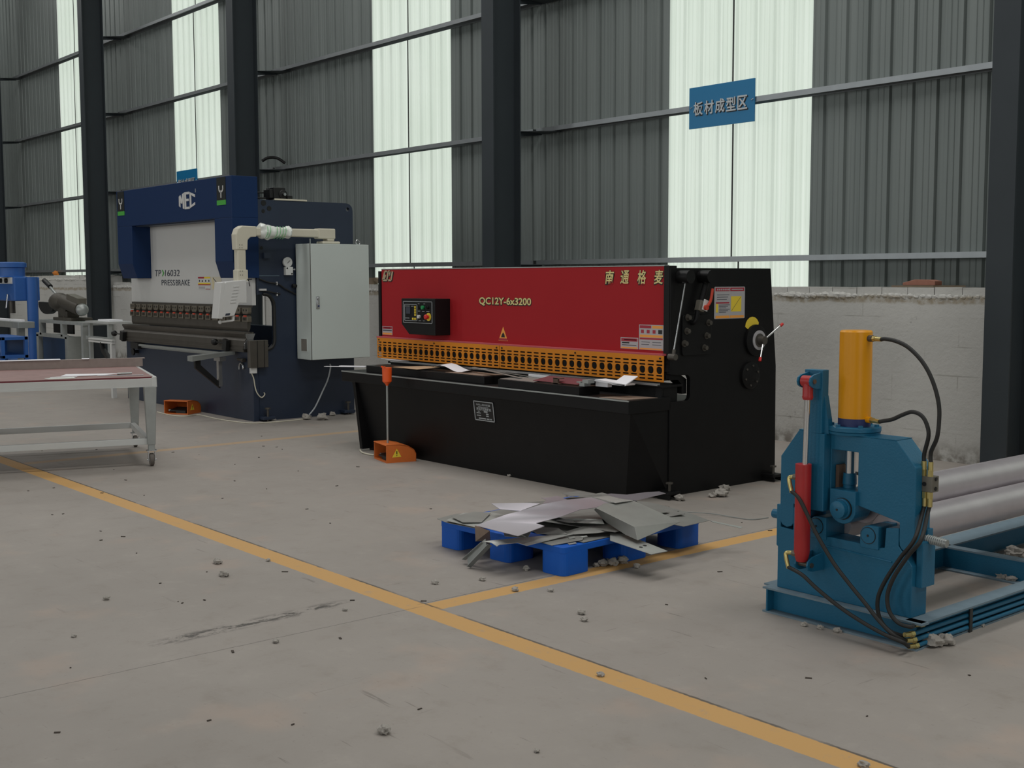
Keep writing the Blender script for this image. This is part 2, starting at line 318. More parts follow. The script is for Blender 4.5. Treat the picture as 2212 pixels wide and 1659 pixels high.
def mesh_obj(name, mb, m, parent=None, off=(0, 0, 0), bevel=0.0, smooth=None, label=None):
    me = bpy.data.meshes.new(name); off = Vector(off)
    me.from_pydata([p-off for p in mb.v], [], mb.f)
    bm = bmesh.new(); bm.from_mesh(me); bmesh.ops.remove_doubles(bm, verts=bm.verts, dist=1e-6)
    bmesh.ops.recalc_face_normals(bm, faces=bm.faces); bm.to_mesh(me); bm.free()
    me.materials.append(m)
    if smooth if smooth is not None else mb.sm:
        me.polygons.foreach_set('use_smooth', [True]*len(me.polygons)); me.set_sharp_from_angle(angle=R(38))
    o = bpy.data.objects.new(name, me); COL.objects.link(o)
    if parent: o.parent = parent
    else: o.location = off
    if bevel:
        bv = o.modifiers.new('bevel', 'BEVEL'); bv.width = bevel; bv.segments = 2; bv.limit_method = 'ANGLE'; bv.angle_limit = R(40)
    if label: o['label'] = label
    return o
def tag(o, label, cat, group=None):
    o['label'] = label; o['category'] = cat
    if group: o['group'] = group
    return o
class Thing:
    """an Empty at the base of a thing; parts are given in world metres (or in local metres when built with local=True)"""
    def __init__(s, name, label, cat, loc, group=None, rotz=0.0, local=False):
        s.r = bpy.data.objects.new(name, None); COL.objects.link(s.r); s.r.location = loc; s.r.rotation_euler = (0, 0, rotz)
        s.r.empty_display_size = 0.1; s.off = (0, 0, 0) if local else loc
        tag(s.r, label, cat, group)
    def p(s, name, mb, m, bevel=0.0, parent=None, smooth=None, label=None):
        return mesh_obj(name, mb, m, parent or s.r, s.off, bevel, smooth, label)
def solo(name, mb, m, label, cat, group=None, bevel=0.0, loc=None, smooth=None):
    """a thing that is one mesh; its origin goes to the middle of its underside"""
    if loc is None:
        xs = [p.x for p in mb.v]; ys = [p.y for p in mb.v]
        loc = ((min(xs)+max(xs))/2, (min(ys)+max(ys))/2, min(p.z for p in mb.v))
    return tag(mesh_obj(name, mb, m, None, loc, bevel, smooth), label, cat, group)
def struct(name, mb, m, parent=None, bevel=0.0):
    o = mesh_obj(name, mb, m, parent, (0, 0, 0), bevel)
    if not parent: o['kind'] = 'structure'
    return o
def rrect(x0, x1, z0, z1, r, n=4):
    out = []
    for cx, cz, a in ((x1-r, z1-r, 0), (x0+r, z1-r, 90), (x0+r, z0+r, 180), (x1-r, z0+r, 270)):
        out += [(cx+r*math.cos(R(a+90*k/n)), cz+r*math.sin(R(a+90*k/n))) for k in range(n+1)]
    return out
def circ(cx, cz, r, n=20, a0=0, a1=360):
    full = a1-a0 == 360
    return [(cx+r*math.cos(R(a0+(a1-a0)*k/(n if full else n-1))), cz+r*math.sin(R(a0+(a1-a0)*k/(n if full else n-1)))) for k in range(n)]

# ---------------------------------------------------------------- the setting
YC = 9.43                                        # plane of the wall sheeting
struct('floor', MB().box(-46, 12, -14, 9.6, -0.15, 0.0), M['floor'])
struct('ceiling', MB().box(-46, 12, -14, 9.7, 9.0, 9.1), M['ceil'])
struct('wall_front', MB().box(-46, 12, -14.2, -14.0, 0, 9), M['render'])
struct('wall_left', MB().box(-46.2, -46, -14, 9.6, 0, 9), M['render'])
struct('wall_right', MB().box(12, 12.2, -14, 9.6, 0, 9), M['render'])
def ribbed(x0, x1, z0, z1, phase, mb=None, y=YC):
    """trapezoid-ribbed sheet seen from inside: flats toward the hall, ribs pressed outward, two small stiffeners per flat"""
    mb = mb or MB(); pitch = 0.2285; prof = []
    k = math.floor((x0-phase)/pitch)
    while phase+k*pitch < x1+pitch:
        b = phase+k*pitch
        prof += [(b-0.028, 0), (b-0.014, 0.026), (b+0.014, 0.026), (b+0.028, 0), (b+0.088, 0), (b+0.094, 0.004), (b+0.100, 0), (b+0.143, 0), (b+0.149, 0.004), (b+0.155, 0)]
        k += 1
    pr = [(x, d) for x, d in prof if x0 <= x <= x1]
    pr = [(x0, 0)]+pr+[(x1, 0)]
    n = len(pr)
    mb.add([(x, y+d, z0) for x, d in pr]+[(x, y+d, z1) for x, d in pr], [(i, i+1, n+i+1, n+i) for i in range(n-1)])
    return mb
PAN = [(-2.6, -0.77), (-8.69, -6.865), (-14.23, -12.40), (-20.64, -18.79), (-26.30, -24.46), (-32.4, -30.57), (-38.5, -36.67), (3.5, 5.33)]
PAN.sort()
clad = MB(); xp = -46.0
for a, b in PAN:
    ribbed(xp, a+0.02, 0.9, 9.0, -6.73, clad); xp = b-0.02
ribbed(xp, 12.0, 0.9, 9.0, -6.73, clad)
struct('wall_back', clad, M['clad'])
for i, (a, b) in enumerate(PAN):
    w = struct('window_%d' % (i+1), ribbed(a, b, 0.9, 9.0, a, None, YC+0.012), M['trans'])
    seam = MB()
    for j, (z0, z1) in enumerate(((0.9, 1.7), (1.7, 3.22), (3.22, 4.70), (4.70, 6.12), (6.12, 9.0))):
        xs = (a+b)/2+(0.05 if j % 2 == 0 else -0.04)*(-1 if j in (2,) else 1)
        seam.box(xs-0.006, xs+0.006, YC-0.004, YC+0.006, z0, z1)
    mesh_obj('seam', seam, M['ink'], w)
def blockwall(x0, x1, top, rough):
    mb = MB().box(x0, x1, 9.0, 9.25, 0, top-0.06)
    x = x0; k = 0
    while x < x1-0.01:                          # cap course of separate block ends with a ragged bed of mortar
        w = min(0.246, x1-x); h = random.uniform(-rough, rough)
        mb.box(x+0.003, x+w-0.003, 9.012+random.uniform(-0.006, 0.006), 9.25, top-0.06, top+h); x += w; k += 1
    n = int((x1-x0)/0.06)
    for i in range(n):
        xx = x0+(i+0.5)*(x1-x0)/n; r = 0.018+0.014*noise.noise(Vector((xx*3, 1, top)))+0.008*random.random()
        mb.ball((xx, 9.004, top-0.075+0.02*noise.noise(Vector((xx*2, 7, 0)))), r, 7, 5, (1.6, 0.75, 1.0), 0.4, i)
    mb.sm = False
    return mb
bw = blockwall(-10.5, -4.68, 1.422, 0.004)
for a, b, t, r in ((-4.42, 12, 1.42, 0.004), (-16.62, -10.76, 1.425, 0.006), (-22.6, -17.0, 1.44, 0.015), (-46, -22.75, 1.58, 0.02)):
    q = blockwall(a, b, t, r); bw.add(q.v, q.f)
struct('wall_back_2', bw, M['plaster'])

# ---------------------------------------------------------------- steel frame
BAY = (('far left', -22.75), ('second from the left', -16.77), ('middle', -10.63), ('right-hand', -4.555))
def column(x, label):
    x0, x1 = x-0.104, x+0.104
    t = Thing('steel_column', label, 'column', (x, 8.78, 0), 'steel columns along the back wall')
    t.p('front_flange', MB().box(x0, x1, 8.58, 8.594, 0, 9), M['column'])
    t.p('web', MB().box(x-0.005, x+0.005, 8.594, 8.966, 0, 9), M['column'])
    t.p('back_flange', MB().box(x0, x1, 8.966, 8.98, 0, 9), M['column'])
    return t
column(-4.555, 'dark grey steel column at the right edge, behind the steel rolls')
column(-10.63, 'dark grey steel column rising behind the red panel of the shearing machine')
column(-16.77, 'dark grey steel column rising directly behind the blue press brake')
column(-22.75, 'dark grey steel column standing just left of the press brake hood')
column(-28.85, 'dark grey steel column at the extreme left edge of the view')
GZ = ((1.69, 'lowest'), (3.205, 'second lowest'), (4.685, 'third lowest'), (6.11, 'fourth lowest'))
BN = (('rightmost bay, with the silver-lettered sign', -10.6, -4.58), ('bay between press brake and middle column', -16.74, -10.66), ('bay above the press brake', -22.72, -16.8), ('far left bay', -28.82, -22.78))
for bn, x0, x1 in BN:
    for z, zn in GZ:
        t = Thing('wall_girt', '%s galvanised girt in the %s' % (zn, bn), 'girt', ((x0+x1)/2, 9.36, z-0.03), 'galvanised girts on the back wall')
        g = MB().box(x0, x1, 9.28, 9.424, z+0.021, z+0.025).box(x0, x1, 9.28, 9.284, z-0.025, z+0.021).box(x0, x1, 9.42, 9.424, z-0.025, z+0.021)
        t.p('channel', g, M['girt'])
        br = MB().prism([(x0-0.08, 8.98), (x0-0.02, 8.98), (x0+0.30, 9.30), (x0+0.30, 9.40), (x0-0.02, 9.40)], 'xy', z-0.031, z-0.025)
        br.prism([(8.98, z-0.09), (9.36, z-0.045), (9.36, z-0.03), (8.98, z-0.03)], 'yz', x0+0.0, x0+0.008)
        t.p('bracket', br, M['column'])
for x, y0, zz in ((-16.66, 9.0, 3.3), (-28.75, 9.0, 1.78)):
    solo('curved_hook', MB().tube([(x, 9.02, zz), (x+0.05, 9.10, zz+0.05), (x+0.14, 9.20, zz+0.045), (x+0.22, 9.29, zz-0.03)], 0.022, 8), M['black'],
         'black curved pipe end on the girt beside the %s column' % ('press brake' if x > -20 else 'far left'), 'pipe')

# ---------------------------------------------------------------- hanging signs
def sign(x0, x1, z0, z1, txt, label):
    t = Thing('hanging_sign', label, 'sign', ((x0+x1)/2, 9.27, z0), 'blue area signs on the girts')
    t.p('sign_board', MB().box(x0, x1, 9.262, 9.274, z0, z1), M['sign'], 0.002)
    w = (x1-x0); zl = z0+0.31*(z1-z0)
    cw = w*0.845/5
    for i, ch in enumerate(txt):
        xx = x0+0.078*w+i*cw*1.0
        t.p('character', MB().text(ch, (xx, 9.258, zl), (1, 0, 0), (0, 0, 1), cw*0.86, (z1-z0)*0.33, 0.004, 0.016), M['letter'], label='silver character')
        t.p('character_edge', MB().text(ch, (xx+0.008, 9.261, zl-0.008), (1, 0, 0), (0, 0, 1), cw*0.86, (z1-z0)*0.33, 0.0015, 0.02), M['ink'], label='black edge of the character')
    for xx in (x0+0.028, x1-0.028):
        t.p('wire_tie', MB().tube([(xx-0.012, 9.262, z0+0.215), (xx, 9.252, z0+0.205), (xx+0.012, 9.262, z0+0.215), (xx+0.006, 9.275, z0+0.225)], 0.004, 6, 4), M['steel'])
sign(-8.245, -7.42, 2.995, 3.402, '板材成型区', 'blue hanging sign with silver characters on the bright panel at upper right')
sign(-20.22, -19.41, 2.99, 3.40, '管材成型区', 'blue hanging sign half hidden behind the top of the press brake')

# ---------------------------------------------------------------- hydraulic plate shear (red, orange and black)
def shear():
    t = Thing('plate_shear', 'black plate shear with red front panel and orange slotted finger guard', 'shearing machine', (-7.33, 6.5, 0))
    XL, XR = -9.10, -5.57
    # base: front apron leaning in towards the floor, with splayed end gussets
    b = MB().add([(-9.02, 5.72, .62), (XR-0.01, 5.72, .62), (-5.70, 5.80, 0.0), (-8.86, 5.80, 0.0),
                  (-9.02, 6.10, .62), (XR-0.01, 6.10, .62), (XR-0.01, 6.10, 0.0), (-8.95, 6.10, 0.0)],
                 [(0, 1, 2, 3), (1, 5, 6, 2), (0, 3, 7, 4), (4, 7, 6, 5), (0, 4, 5, 1), (3, 2, 6, 7)])
    t.p('base_apron', b, M['black'])
    t.p('gusset', MB().prism([(-8.86, 0.02), (-8.82, 0.02), (-8.93, 0.62), (-8.97, 0.62)], 'xz', 5.70, 5.80), M['black'])
    t.p('worktable', MB().box(XL-0.03, XR, 5.69, 6.10, .60, .69), M['black'], 0.004)
    t.p('table_edge', MB().box(XL-0.03, XR, 5.687, 5.694, .682, .6915), M['galv'], label='bright worn edge of the table')
    for a, c in ((-8.84, -7.19), (-6.95, -6.06)):
        t.p('table_block', MB().box(a, c, 5.76 if a < -8 else 5.70, 5.99 if a < -8 else 5.90, .69, .75), M['black'], 0.004)
    # blade bed behind the table
    t.p('blade_bed', MB().box(XL+0.2, -5.60, 6.06, 6.20, .60, .755).box(XL+0.2, -5.585, 6.03, 6.24, .755, .772).box(-5.66, -5.60, 6.04, 6.06, .62, .755), M['black'], 0.003)
    t.p('lower_blade', MB().box(XL+0.25, -5.62, 6.02, 6.045, .768, .784), M['steel'])
    # side plates with the throat cut out behind the table
    plate = [(6.09, 0.0), (7.26, 0.0), (7.25, .85), (7.17, 1.572), (6.09, 1.572), (6.09, .845), (6.20, .835)] + \
            [(6.26+0.04*math.cos(R(a)), .79+0.045*math.sin(R(a))) for a in (80, 50, 20, 0)] + [(6.30, .71)] + \
            [(6.265+0.035*math.cos(R(a)), .69+0.035*math.sin(R(a))) for a in (0, -30, -60, -90)] + [(6.09, .655)]
    t.p('side_plate', MB().prism(plate, 'yz', XR-0.035, XR), M['black'], 0.003)
    t.p('side_plate', MB().prism(plate, 'yz', -9.13, -9.095), M['black'], 0.003)
    t.p('throat_rim', MB().prism([(6.09, .815), (6.21, .80), (6.25, .77), (6.25, .70), (6.30, .70), (6.30, .80), (6.22, .845), (6.09, .855)], 'yz', XR-0.12, XR-0.036), M['black'])
    t.p('rear_body', MB().box(-9.09, XR-.04, 6.3, 7.0, .02, .60), M['black'])
    t.p('oil_tank', MB().prism([(6.3, .90), (7.1, .90), (7.08, 1.5), (6.3, 1.5)], 'yz', -9.09, XR-.04), M['black'])
    t.p('knife_beam', MB().box(-9.08, XR-0.04, 6.125, 6.24, .80, 1.57), M['black'])
    t.p('clamp_bar', MB().box(-9.04, XR-0.05, 6.075, 6.13, .80, .97), M['black'])
    # red front panel with folded lip and dark top edge
    t.p('front_panel', MB().box(-9.09, -5.632, 6.10, 6.125, .985, 1.585), M['red'], 0.003)
    t.p('panel_lip', MB().box(-9.10, -5.60, 6.045, 6.125, .973, .986), mat('faded_red_lip', (190, 84, 92), 0.5), label='faded folded lip')  # lip in a paler pink than the red panel
    t.p('panel_top_edge', MB().box(-9.09, -5.632, 6.098, 6.14, 1.585, 1.592), M['galv'])
    t.p('post', MB().box(-5.630, -5.578, 6.085, 6.16, .86, 1.588), M['black'], 0.003)
    # slotted finger guards
    for x0, x1 in ((-9.066, -7.335), (-7.329, -5.575)):
        n = 22; pt = (x1-x0)/n; holes = []
        for k in range(n):
            c = x0+(k+0.5)*pt; w = pt*0.37
            for z in (.936, .911, .838, .814): holes.append(rrect(c-w, c+w, z-.0055, z+.0055, .005, 2))
            holes.append(rrect(c-w*0.92, c+w*0.92, .849, .900, .021, 3))
        g = t.p('finger_guard', MB().prism([(x0, .795), (x1, .795), (x1, .975), (x0, .975)], 'xz', 6.030, 6.036, holes), M['guard'])
        for xx in (x0+0.03, (x0+x1)/2, x1-0.03): t.p('screw', MB().cyl((xx, 6.031, .957), (xx, 6.024, .957), .007, n=8), M['ink'], parent=g)
    # control box
    cb = t.p('control_box', MB().prism([(-8.55, 1.335), (-8.065, 1.335), (-8.065, 1.03), (-8.44, 1.03), (-8.55, 1.115)], 'xz', 5.94, 6.10), M['black'], 0.004)
    yf = 5.938
    fr = MB()
    for a in ((-8.52, -8.10, 1.308, 1.312), (-8.52, -8.10, 1.128, 1.132), (-8.52, -8.516, 1.128, 1.312), (-8.104, -8.10, 1.128, 1.312)): fr.box(a[0], a[1], yf-.002, yf+.002, a[2], a[3])
    t.p('panel_frame', fr, M['letter'], parent=cb)
    sc = MB()
    for a in ((-8.50, -8.315, 1.283, 1.287), (-8.50, -8.315, 1.145, 1.149), (-8.50, -8.496, 1.145, 1.287), (-8.319, -8.315, 1.145, 1.287)): sc.box(a[0], a[1], yf-.003, yf+.002, a[2], a[3])
    t.p('display_frame', sc, M['letter'], parent=cb)
    t.p('display', MB().box(-8.475, -8.415, yf-.003, yf+.002, 1.205, 1.262), M['darkgrey'], parent=cb)
    kp = MB()
    for k in range(4): kp.box(-8.350, -8.334, yf-.005, yf+.002, 1.188+k*.022, 1.206+k*.022)
    kp.box(-8.385, -8.366, yf-.005, yf+.002, 1.155, 1.172).box(-8.352, -8.333, yf-.005, yf+.002, 1.155, 1.172)
    t.p('yellow_keys', kp, M['stick_y'], parent=cb)
    for a in ((-8.49, -8.42, 1.268, 1.273), (-8.49, -8.43, 1.166, 1.170), (-8.40, -8.365, 1.268, 1.272), (-8.30, -8.27, 1.228, 1.233), (-8.24, -8.21, 1.226, 1.231), (-8.18, -8.14, 1.226, 1.231), (-8.29, -8.26, 1.147, 1.151), (-8.23, -8.205, 1.147, 1.151), (-8.30, -8.28, 1.29, 1.294), (-8.22, -8.20, 1.29, 1.294)):
        t.p('caption', MB().box(a[0], a[1], yf-.003, yf+.002, a[2], a[3]), M['letter'], parent=cb)
    t.p('push_button', MB().cyl((-8.225, yf, 1.262), (-8.225, yf-.018, 1.262), .016), M['pgreen'], parent=cb, label='green push button')
    t.p('push_button', MB().cyl((-8.28, yf, 1.184), (-8.28, yf-.018, 1.184), .015), M['white'], parent=cb, label='white push button')
    t.p('rotary_switch', MB().cyl((-8.275, yf, 1.262), (-8.275, yf-.014, 1.262), .014).box(-8.278, -8.272, yf-.022, yf, 1.25, 1.276), M['ink'], parent=cb)
    t.p('rotary_switch', MB().cyl((-8.165, yf, 1.262), (-8.165, yf-.014, 1.262), .014).box(-8.168, -8.162, yf-.022, yf, 1.25, 1.276), M['ink'], parent=cb)
    t.p('rotary_switch', MB().cyl((-8.225, yf, 1.184), (-8.225, yf-.014, 1.184), .014).box(-8.228, -8.222, yf-.022, yf, 1.172, 1.198), M['ink'], parent=cb)
    t.p('emergency_stop_plate', MB().cyl((-8.15, yf, 1.184), (-8.15, yf-.004, 1.184), .034), M['stick_y'], parent=cb)
    t.p('emergency_stop', MB().lathe((-8.15, yf, 1.184), (0, -1, 0), [(0, .012), (.022, .012), (.022, .021), (.036, .021), (.042, .014)]), M['pred'], parent=cb, label='red mushroom stop button')
    # lettering on the red panel
    for nm, m, y, pad, dz in (('lettering', M['gold'], 6.0985, 0.0, 0), ('lettering_outline', M['ink'], 6.0992, .055, -.003)):
        lb = 'pale gold lettering' if nm == 'lettering' else 'black edge of the lettering'
        t.p(nm, MB().text('QC12Y-6x3200', (-7.672, y, 1.285+dz), (1, 0, 0), (0, 0, 1), .645, .068, .001, .022, pad), m, label=lb)
        for ch, xx in zip('南通格麦', (-6.215, -6.062, -5.895, -5.735)):
            t.p('character' if nm == 'lettering' else 'character_outline', MB().text(ch, (xx, y, 1.462+dz), (1, 0.0, 0.0), (0.12, 0, 1), .082, .098, .001, .014, pad*.8), m, label=lb)
    for nm, m, y, w, dx, dz in (('emblem', mat('bronze_letter', (178, 158, 128), 0.5), 6.097, .020, 0, 0), ('emblem_shadow', M['ink'], 6.0988, .030, .006, -.004)):  # black outline set behind the emblem
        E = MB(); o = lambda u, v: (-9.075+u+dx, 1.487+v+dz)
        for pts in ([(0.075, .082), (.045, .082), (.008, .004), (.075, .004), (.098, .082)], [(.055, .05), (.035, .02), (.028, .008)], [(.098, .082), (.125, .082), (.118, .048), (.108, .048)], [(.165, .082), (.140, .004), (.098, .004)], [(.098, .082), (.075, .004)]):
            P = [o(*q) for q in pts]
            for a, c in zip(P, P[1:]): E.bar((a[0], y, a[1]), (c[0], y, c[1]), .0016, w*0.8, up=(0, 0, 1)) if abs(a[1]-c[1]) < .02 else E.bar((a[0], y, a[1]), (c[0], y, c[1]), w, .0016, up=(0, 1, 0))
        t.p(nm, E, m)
    # warning stickers on the red panel
    def sticker(x0, x1, z0, z1, bands, y=6.0985):
        s = t.p('warning_sticker', MB().box(x0, x1, y-.0006, y+.001, z0, z1), M['stick_w'])
        for mkey, a, b2, c, d in bands:
            t.p('printed_band', MB().box(x0+a*(x1-x0), x0+b2*(x1-x0), y-.0011, y, z0+c*(z1-z0), z0+d*(z1-z0)), M[mkey], parent=s)
        return s
    rows = [('white', .08+.0, .55, .80, .83)]
    sticker(-5.872, -5.64, 1.005, 1.18, [('stick_r', .03, .5, .86, .97), ('stick_o', .54, .97, .86, .97), ('stick_r', .08, .20, .66, .80), ('stick_r', .32, .44, .66, .80), ('stick_r', .56, .68, .66, .80), ('ink', .79, .95, .65, .81), ('stick_o', .03, .97, .50, .60), ('stick_r', .03, .97, .41, .48), ('stick_o', .05, .95, .01, .07), ('darkgrey', .1, .45, .30, .32), ('darkgrey', .55, .9, .30, .32), ('darkgrey', .1, .42, .2, .22), ('darkgrey', .55, .92, .2, .22)])
    sticker(-6.053, -5.880, 1.005, 1.085, [('stick_r', .04, .96, .66, .93), ('white', .2, .9, .76, .83), ('ink', .08, .5, .48, .58), ('darkgrey', .08, .9, .30, .36), ('stick_o', .04, .96, .03, .16)])
    sticker(-9.083, -8.923, 1.0, 1.078, [('stick_r', .04, .96, .68, .94), ('white', .2, .8, .78, .84), ('darkgrey', .05, .95, .45, .58), ('stick_o', .04, .96, .03, .24)])
    tr = t.p('warning_triangle', MB().prism([(-7.426, 1.008), (-7.311, 1.008), (-7.368, 1.120)], 'xz', 6.0985, 6.1), M['stick_o'])
    t.p('hand_symbol', MB().prism([(-7.392, 1.036), (-7.345, 1.036), (-7.352, 1.06), (-7.366, 1.075), (-7.382, 1.06)], 'xz', 6.0978, 6.0985), M['ink'], parent=tr)
    t.p('caption_band', MB().box(-7.42, -7.316, 6.0976, 6.0985, 1.010, 1.028), M['stick_r'], parent=tr)
    # rating plate on the apron
    ax = lambda z: 5.80-0.08*z/.62
    np_ = MB().prism([(ax(.56)-.004, .563), (ax(.41)-.004, .410), (ax(.41)-.001, .410), (ax(.56)-.001, .563)], 'yz', -7.279, -7.037)
    pl = t.p('rating_plate', np_, M['ink'])
    def onpl(mb, x0, x1, z0, z1): mb.prism([(ax(z1)-.0065, z1), (ax(z0)-.0065, z0), (ax(z0)-.003, z0), (ax(z1)-.003, z1)], 'yz', x0, x1)
    q = MB()
    for a in ((-7.279, -7.037, .556, .563), (-7.279, -7.037, .410, .417), (-7.279, -7.271, .41, .563), (-7.045, -7.037, .41, .563)): onpl(q, *a)
    for a in ((-7.225, -7.10, .516, .520), (-7.25, -7.20, .466, .473), (-7.25, -7.20, .447, .454), (-7.16, -7.115, .478, .489), (-7.135, -7.105, .462, .471), (-7.135, -7.105, .446, .455), (-7.23, -7.14, .424, .433), (-7.13, -7.10, .424, .433), (-7.09, -7.07, .424, .433)): onpl(q, *a)
    sl = Vector((0, -0.08/.62, 1)).normalized()
    q.text('中华人民共和国', (-7.247, ax(.53)-.004, .526), (1, 0, 0), sl, .17, .018, .001, .02)
    q.text('液压摆式剪板机', (-7.25, ax(.49)-.004, .490), (1, 0, 0), sl, .18, .024, .001, .02)
    q.text('型号', (-7.235, ax(.479)-.004, .477), (1, 0, 0), sl, .025, .010, .001, .02)
    t.p('plate_print', q, M['letter'], parent=pl)
    # right-hand side plate: hydraulics, chart, backlash levers, cover flanges
    X = XR
    fl = [(-1, 0)]
    t.p('bolt_plate', MB().prism(rrect(6.20, 6.50, .97, 1.25, .02), 'yz', X, X+.014), M['black'], 0.002)
    bo = [(6.248, 1.232), (6.466, 1.191), (6.240, 1.139), (6.448, 1.101), (6.218, 1.054), (6.425, 1.017)]
    for y, z in bo: t.p('hex_bolt', MB().cyl((X+.01, y, z), (X+.040, y, z), .017, n=6).cyl((X+.01, y, z), (X+.018, y, z), .024, n=16), M['tool'], smooth=False)
    for y, z0, z1, y1 in ((6.18, 1.50, 1.0, 6.06), (6.395, 1.50, 1.20, 6.26)):
        t.p('accumulator_cap', MB().cyl((X, y, z0+.012), (X+.10, y, z0+.012), .045, n=18).cyl((X+.05, y, z0-.03), (X+.05, y, z0+.0), .03, n=12), M['black'])
    t.p('tension_rod', MB().tube([(X+.05, 6.18, 1.47), (X+.05, 6.065, .985)], .006, 8), M['steel'])
    t.p('rod_eye', MB().lathe((X+.02, 6.06, .97), (1, 0, 0), [(0, .022), (.06, .022)], 14).cyl((X+.05, 6.065, .96), (X+.05, 6.075, 1.02), .012), M['tool'])
    t.p('oil_pipe', MB().cyl((X+.05, 6.395, 1.47), (X+.05, 6.345, 1.34), .022, n=12).tube([(X+.05, 6.31, 1.28), (X+.05, 6.30, 1.23), (X+.04, 6.29, 1.20), (X, 6.29, 1.19)], .016, 10), M['black'])
    v = t.p('shutoff_valve', MB().obb((X+.05, 6.335, 1.31), (.045, .055, .075), (R(-18), 0, 0)), M['block'], 0.004)
    t.p('valve_plate', MB().obb((X+.078, 6.36, 1.315), (.008, .05, .075), (R(-18), 0, 0)), M['white'], parent=v)
    t.p('valve_handle', MB().tube([(X+.09, 6.355, 1.302), (X+.10, 6.385, 1.345), (X+.10, 6.405, 1.43)], .010, 8).cyl((X+.07, 6.352, 1.300), (X+.10, 6.352, 1.300), .018), M['redtag'], parent=v, label='orange-red lever')
    ch = t.p('setting_chart', MB().prism(rrect(6.541, 6.875, 1.214, 1.441, .008, 2), 'yz', X, X+.002), M['stick_w'])
    def cb_(nm, mk, a, b2, c, d): t.p(nm, MB().box(X+.001, X+.003, 6.541+a*.334, 6.541+b2*.334, 1.214+c*.227, 1.214+d*.227), M[mk], parent=ch)
    for a in ((('title_band'), 'stick_r', .03, .49, .86, .97), ('title_band', 'stick_r', .51, .97, .86, .97), ('yellow_chart', 'stick_y', .54, .88, .22, .70), ('red_row', 'stick_r', .05, .48, .48, .52), ('yellow_column', 'stick_y', .05, .12, .20, .47), ('foot_band', 'stick_o', .04, .49, .02, .10), ('foot_band', 'stick_o', .51, .97, .02, .10)): cb_(*a)
    pr = MB()
    for k in range(6): pr.box(X+.001, X+.003, 6.541+.15*.334, 6.541+(.38+.06*(k % 3))*.334, 1.214+(.20+.045*k)*.227, 1.214+(.215+.045*k)*.227)
    for k in range(3): pr.box(X+.001, X+.003, 6.541+.08*.334, 6.541+(.40+.04*k)*.334, 1.214+(.60+.07*k)*.227, 1.214+(.615+.07*k)*.227)
    pr.bar((X+.003, 6.541+.56*.334, 1.214+.25*.227), (X+.003, 6.541+.86*.334, 1.214+.68*.227), .0015, .0025)
    t.p('chart_print', pr, M['darkgrey'], parent=ch)
    tb = MB()
    for k in range(7): tb.box(X+.0028, X+.0034, 6.541+(.08+.06*k)*.334, 6.541+(.12+.06*k)*.334, 1.214+.89*.227, 1.214+.94*.227)
    tb.box(X+.0028, X+.0034, 6.541+.55*.334, 6.541+.93*.334, 1.214+.90*.227, 1.214+.93*.227)
    t.p('title_print', tb, M['stick_w'], parent=ch)
    # backlash dial with two red-tipped levers
    yc, zc = 6.995, 1.05
    t.p('hub_disc', MB().lathe((X, yc, zc), (1, 0, 0), [(0, .115), (.02, .115), (.024, .105)], 32), M['black'])
    t.p('dial_ring', MB().lathe((X+.024, yc+.02, zc), (1, 0, 0), [(0, .072), (.006, .072)], 32), M['stick_w'])
    t.p('dial_knob', MB().lathe((X+.03, yc+.02, zc), (1, 0, 0), [(0, .05), (.004, .05), (.005, .034), (.05, .030)], 24), M['tool'])
    for nm, y1, z1 in (('up', 7.195, 1.158), ('down', 6.955, .918)):
        lv = t.p('lever', MB().cyl((X+.065, yc+.02, zc), (X+.085, y1, z1), .0065, n=8), M['chrome'])
        d = (Vector((X+.085, y1, z1))-Vector((X+.065, yc+.02, zc))).normalized()
        e = Vector((X+.085, y1, z1))
        t.p('lever_tip', MB().cyl(e-d*.012, e+d*.016, .011, n=12), M['pred'], parent=lv, label='red plastic lever tip')
    qd = MB().prism([(6.885, 1.150)]+[(6.965+.085*math.cos(R(a)), 1.132+.09*math.sin(R(a))) for a in (150, 130, 110, 90, 70, 50, 30)]+[(7.03, 1.150), (6.99, 1.128)]+[(6.96, 1.14), (6.92, 1.13)], 'yz', X, X+.002)
    t.p('dial_scale', qd, M['stick_y'])
    c2 = t.p('cover_flange', MB().lathe((X, 6.94, .795), (1, 0, 0), [(0, .10), (.018, .10), (.022, .09)], 32), M['black'])
    for k in range(6): t.p('flange_bolt', MB().cyl((X+.02, 6.94+.072*math.cos(R(60*k+20)), .795+.072*math.sin(R(60*k+20))), (X+.03, 6.94+.072*math.cos(R(60*k+20)), .795+.072*math.sin(R(60*k+20))), .008, n=6), M['tool'], parent=c2, smooth=False)
    for y in (6.03, 7.16):
        ft = t.p('levelling_foot', MB().box(X-.02, X+.11, y-.06, y+.06, .035, .055).box(X-.005, X+.11, y-.05, y-.038, .004, .036).box(X-.005, X+.11, y+.038, y+.05, .004, .036), M['black'], 0.003)
        t.p('foot_bolt', MB().cyl((X+.06, y, .0), (X+.06, y, .11), .010, n=10).cyl((X+.06, y, .105), (X+.06, y, .115), .026, n=6), M['tool'], parent=ft, smooth=False)
    return t
shear()

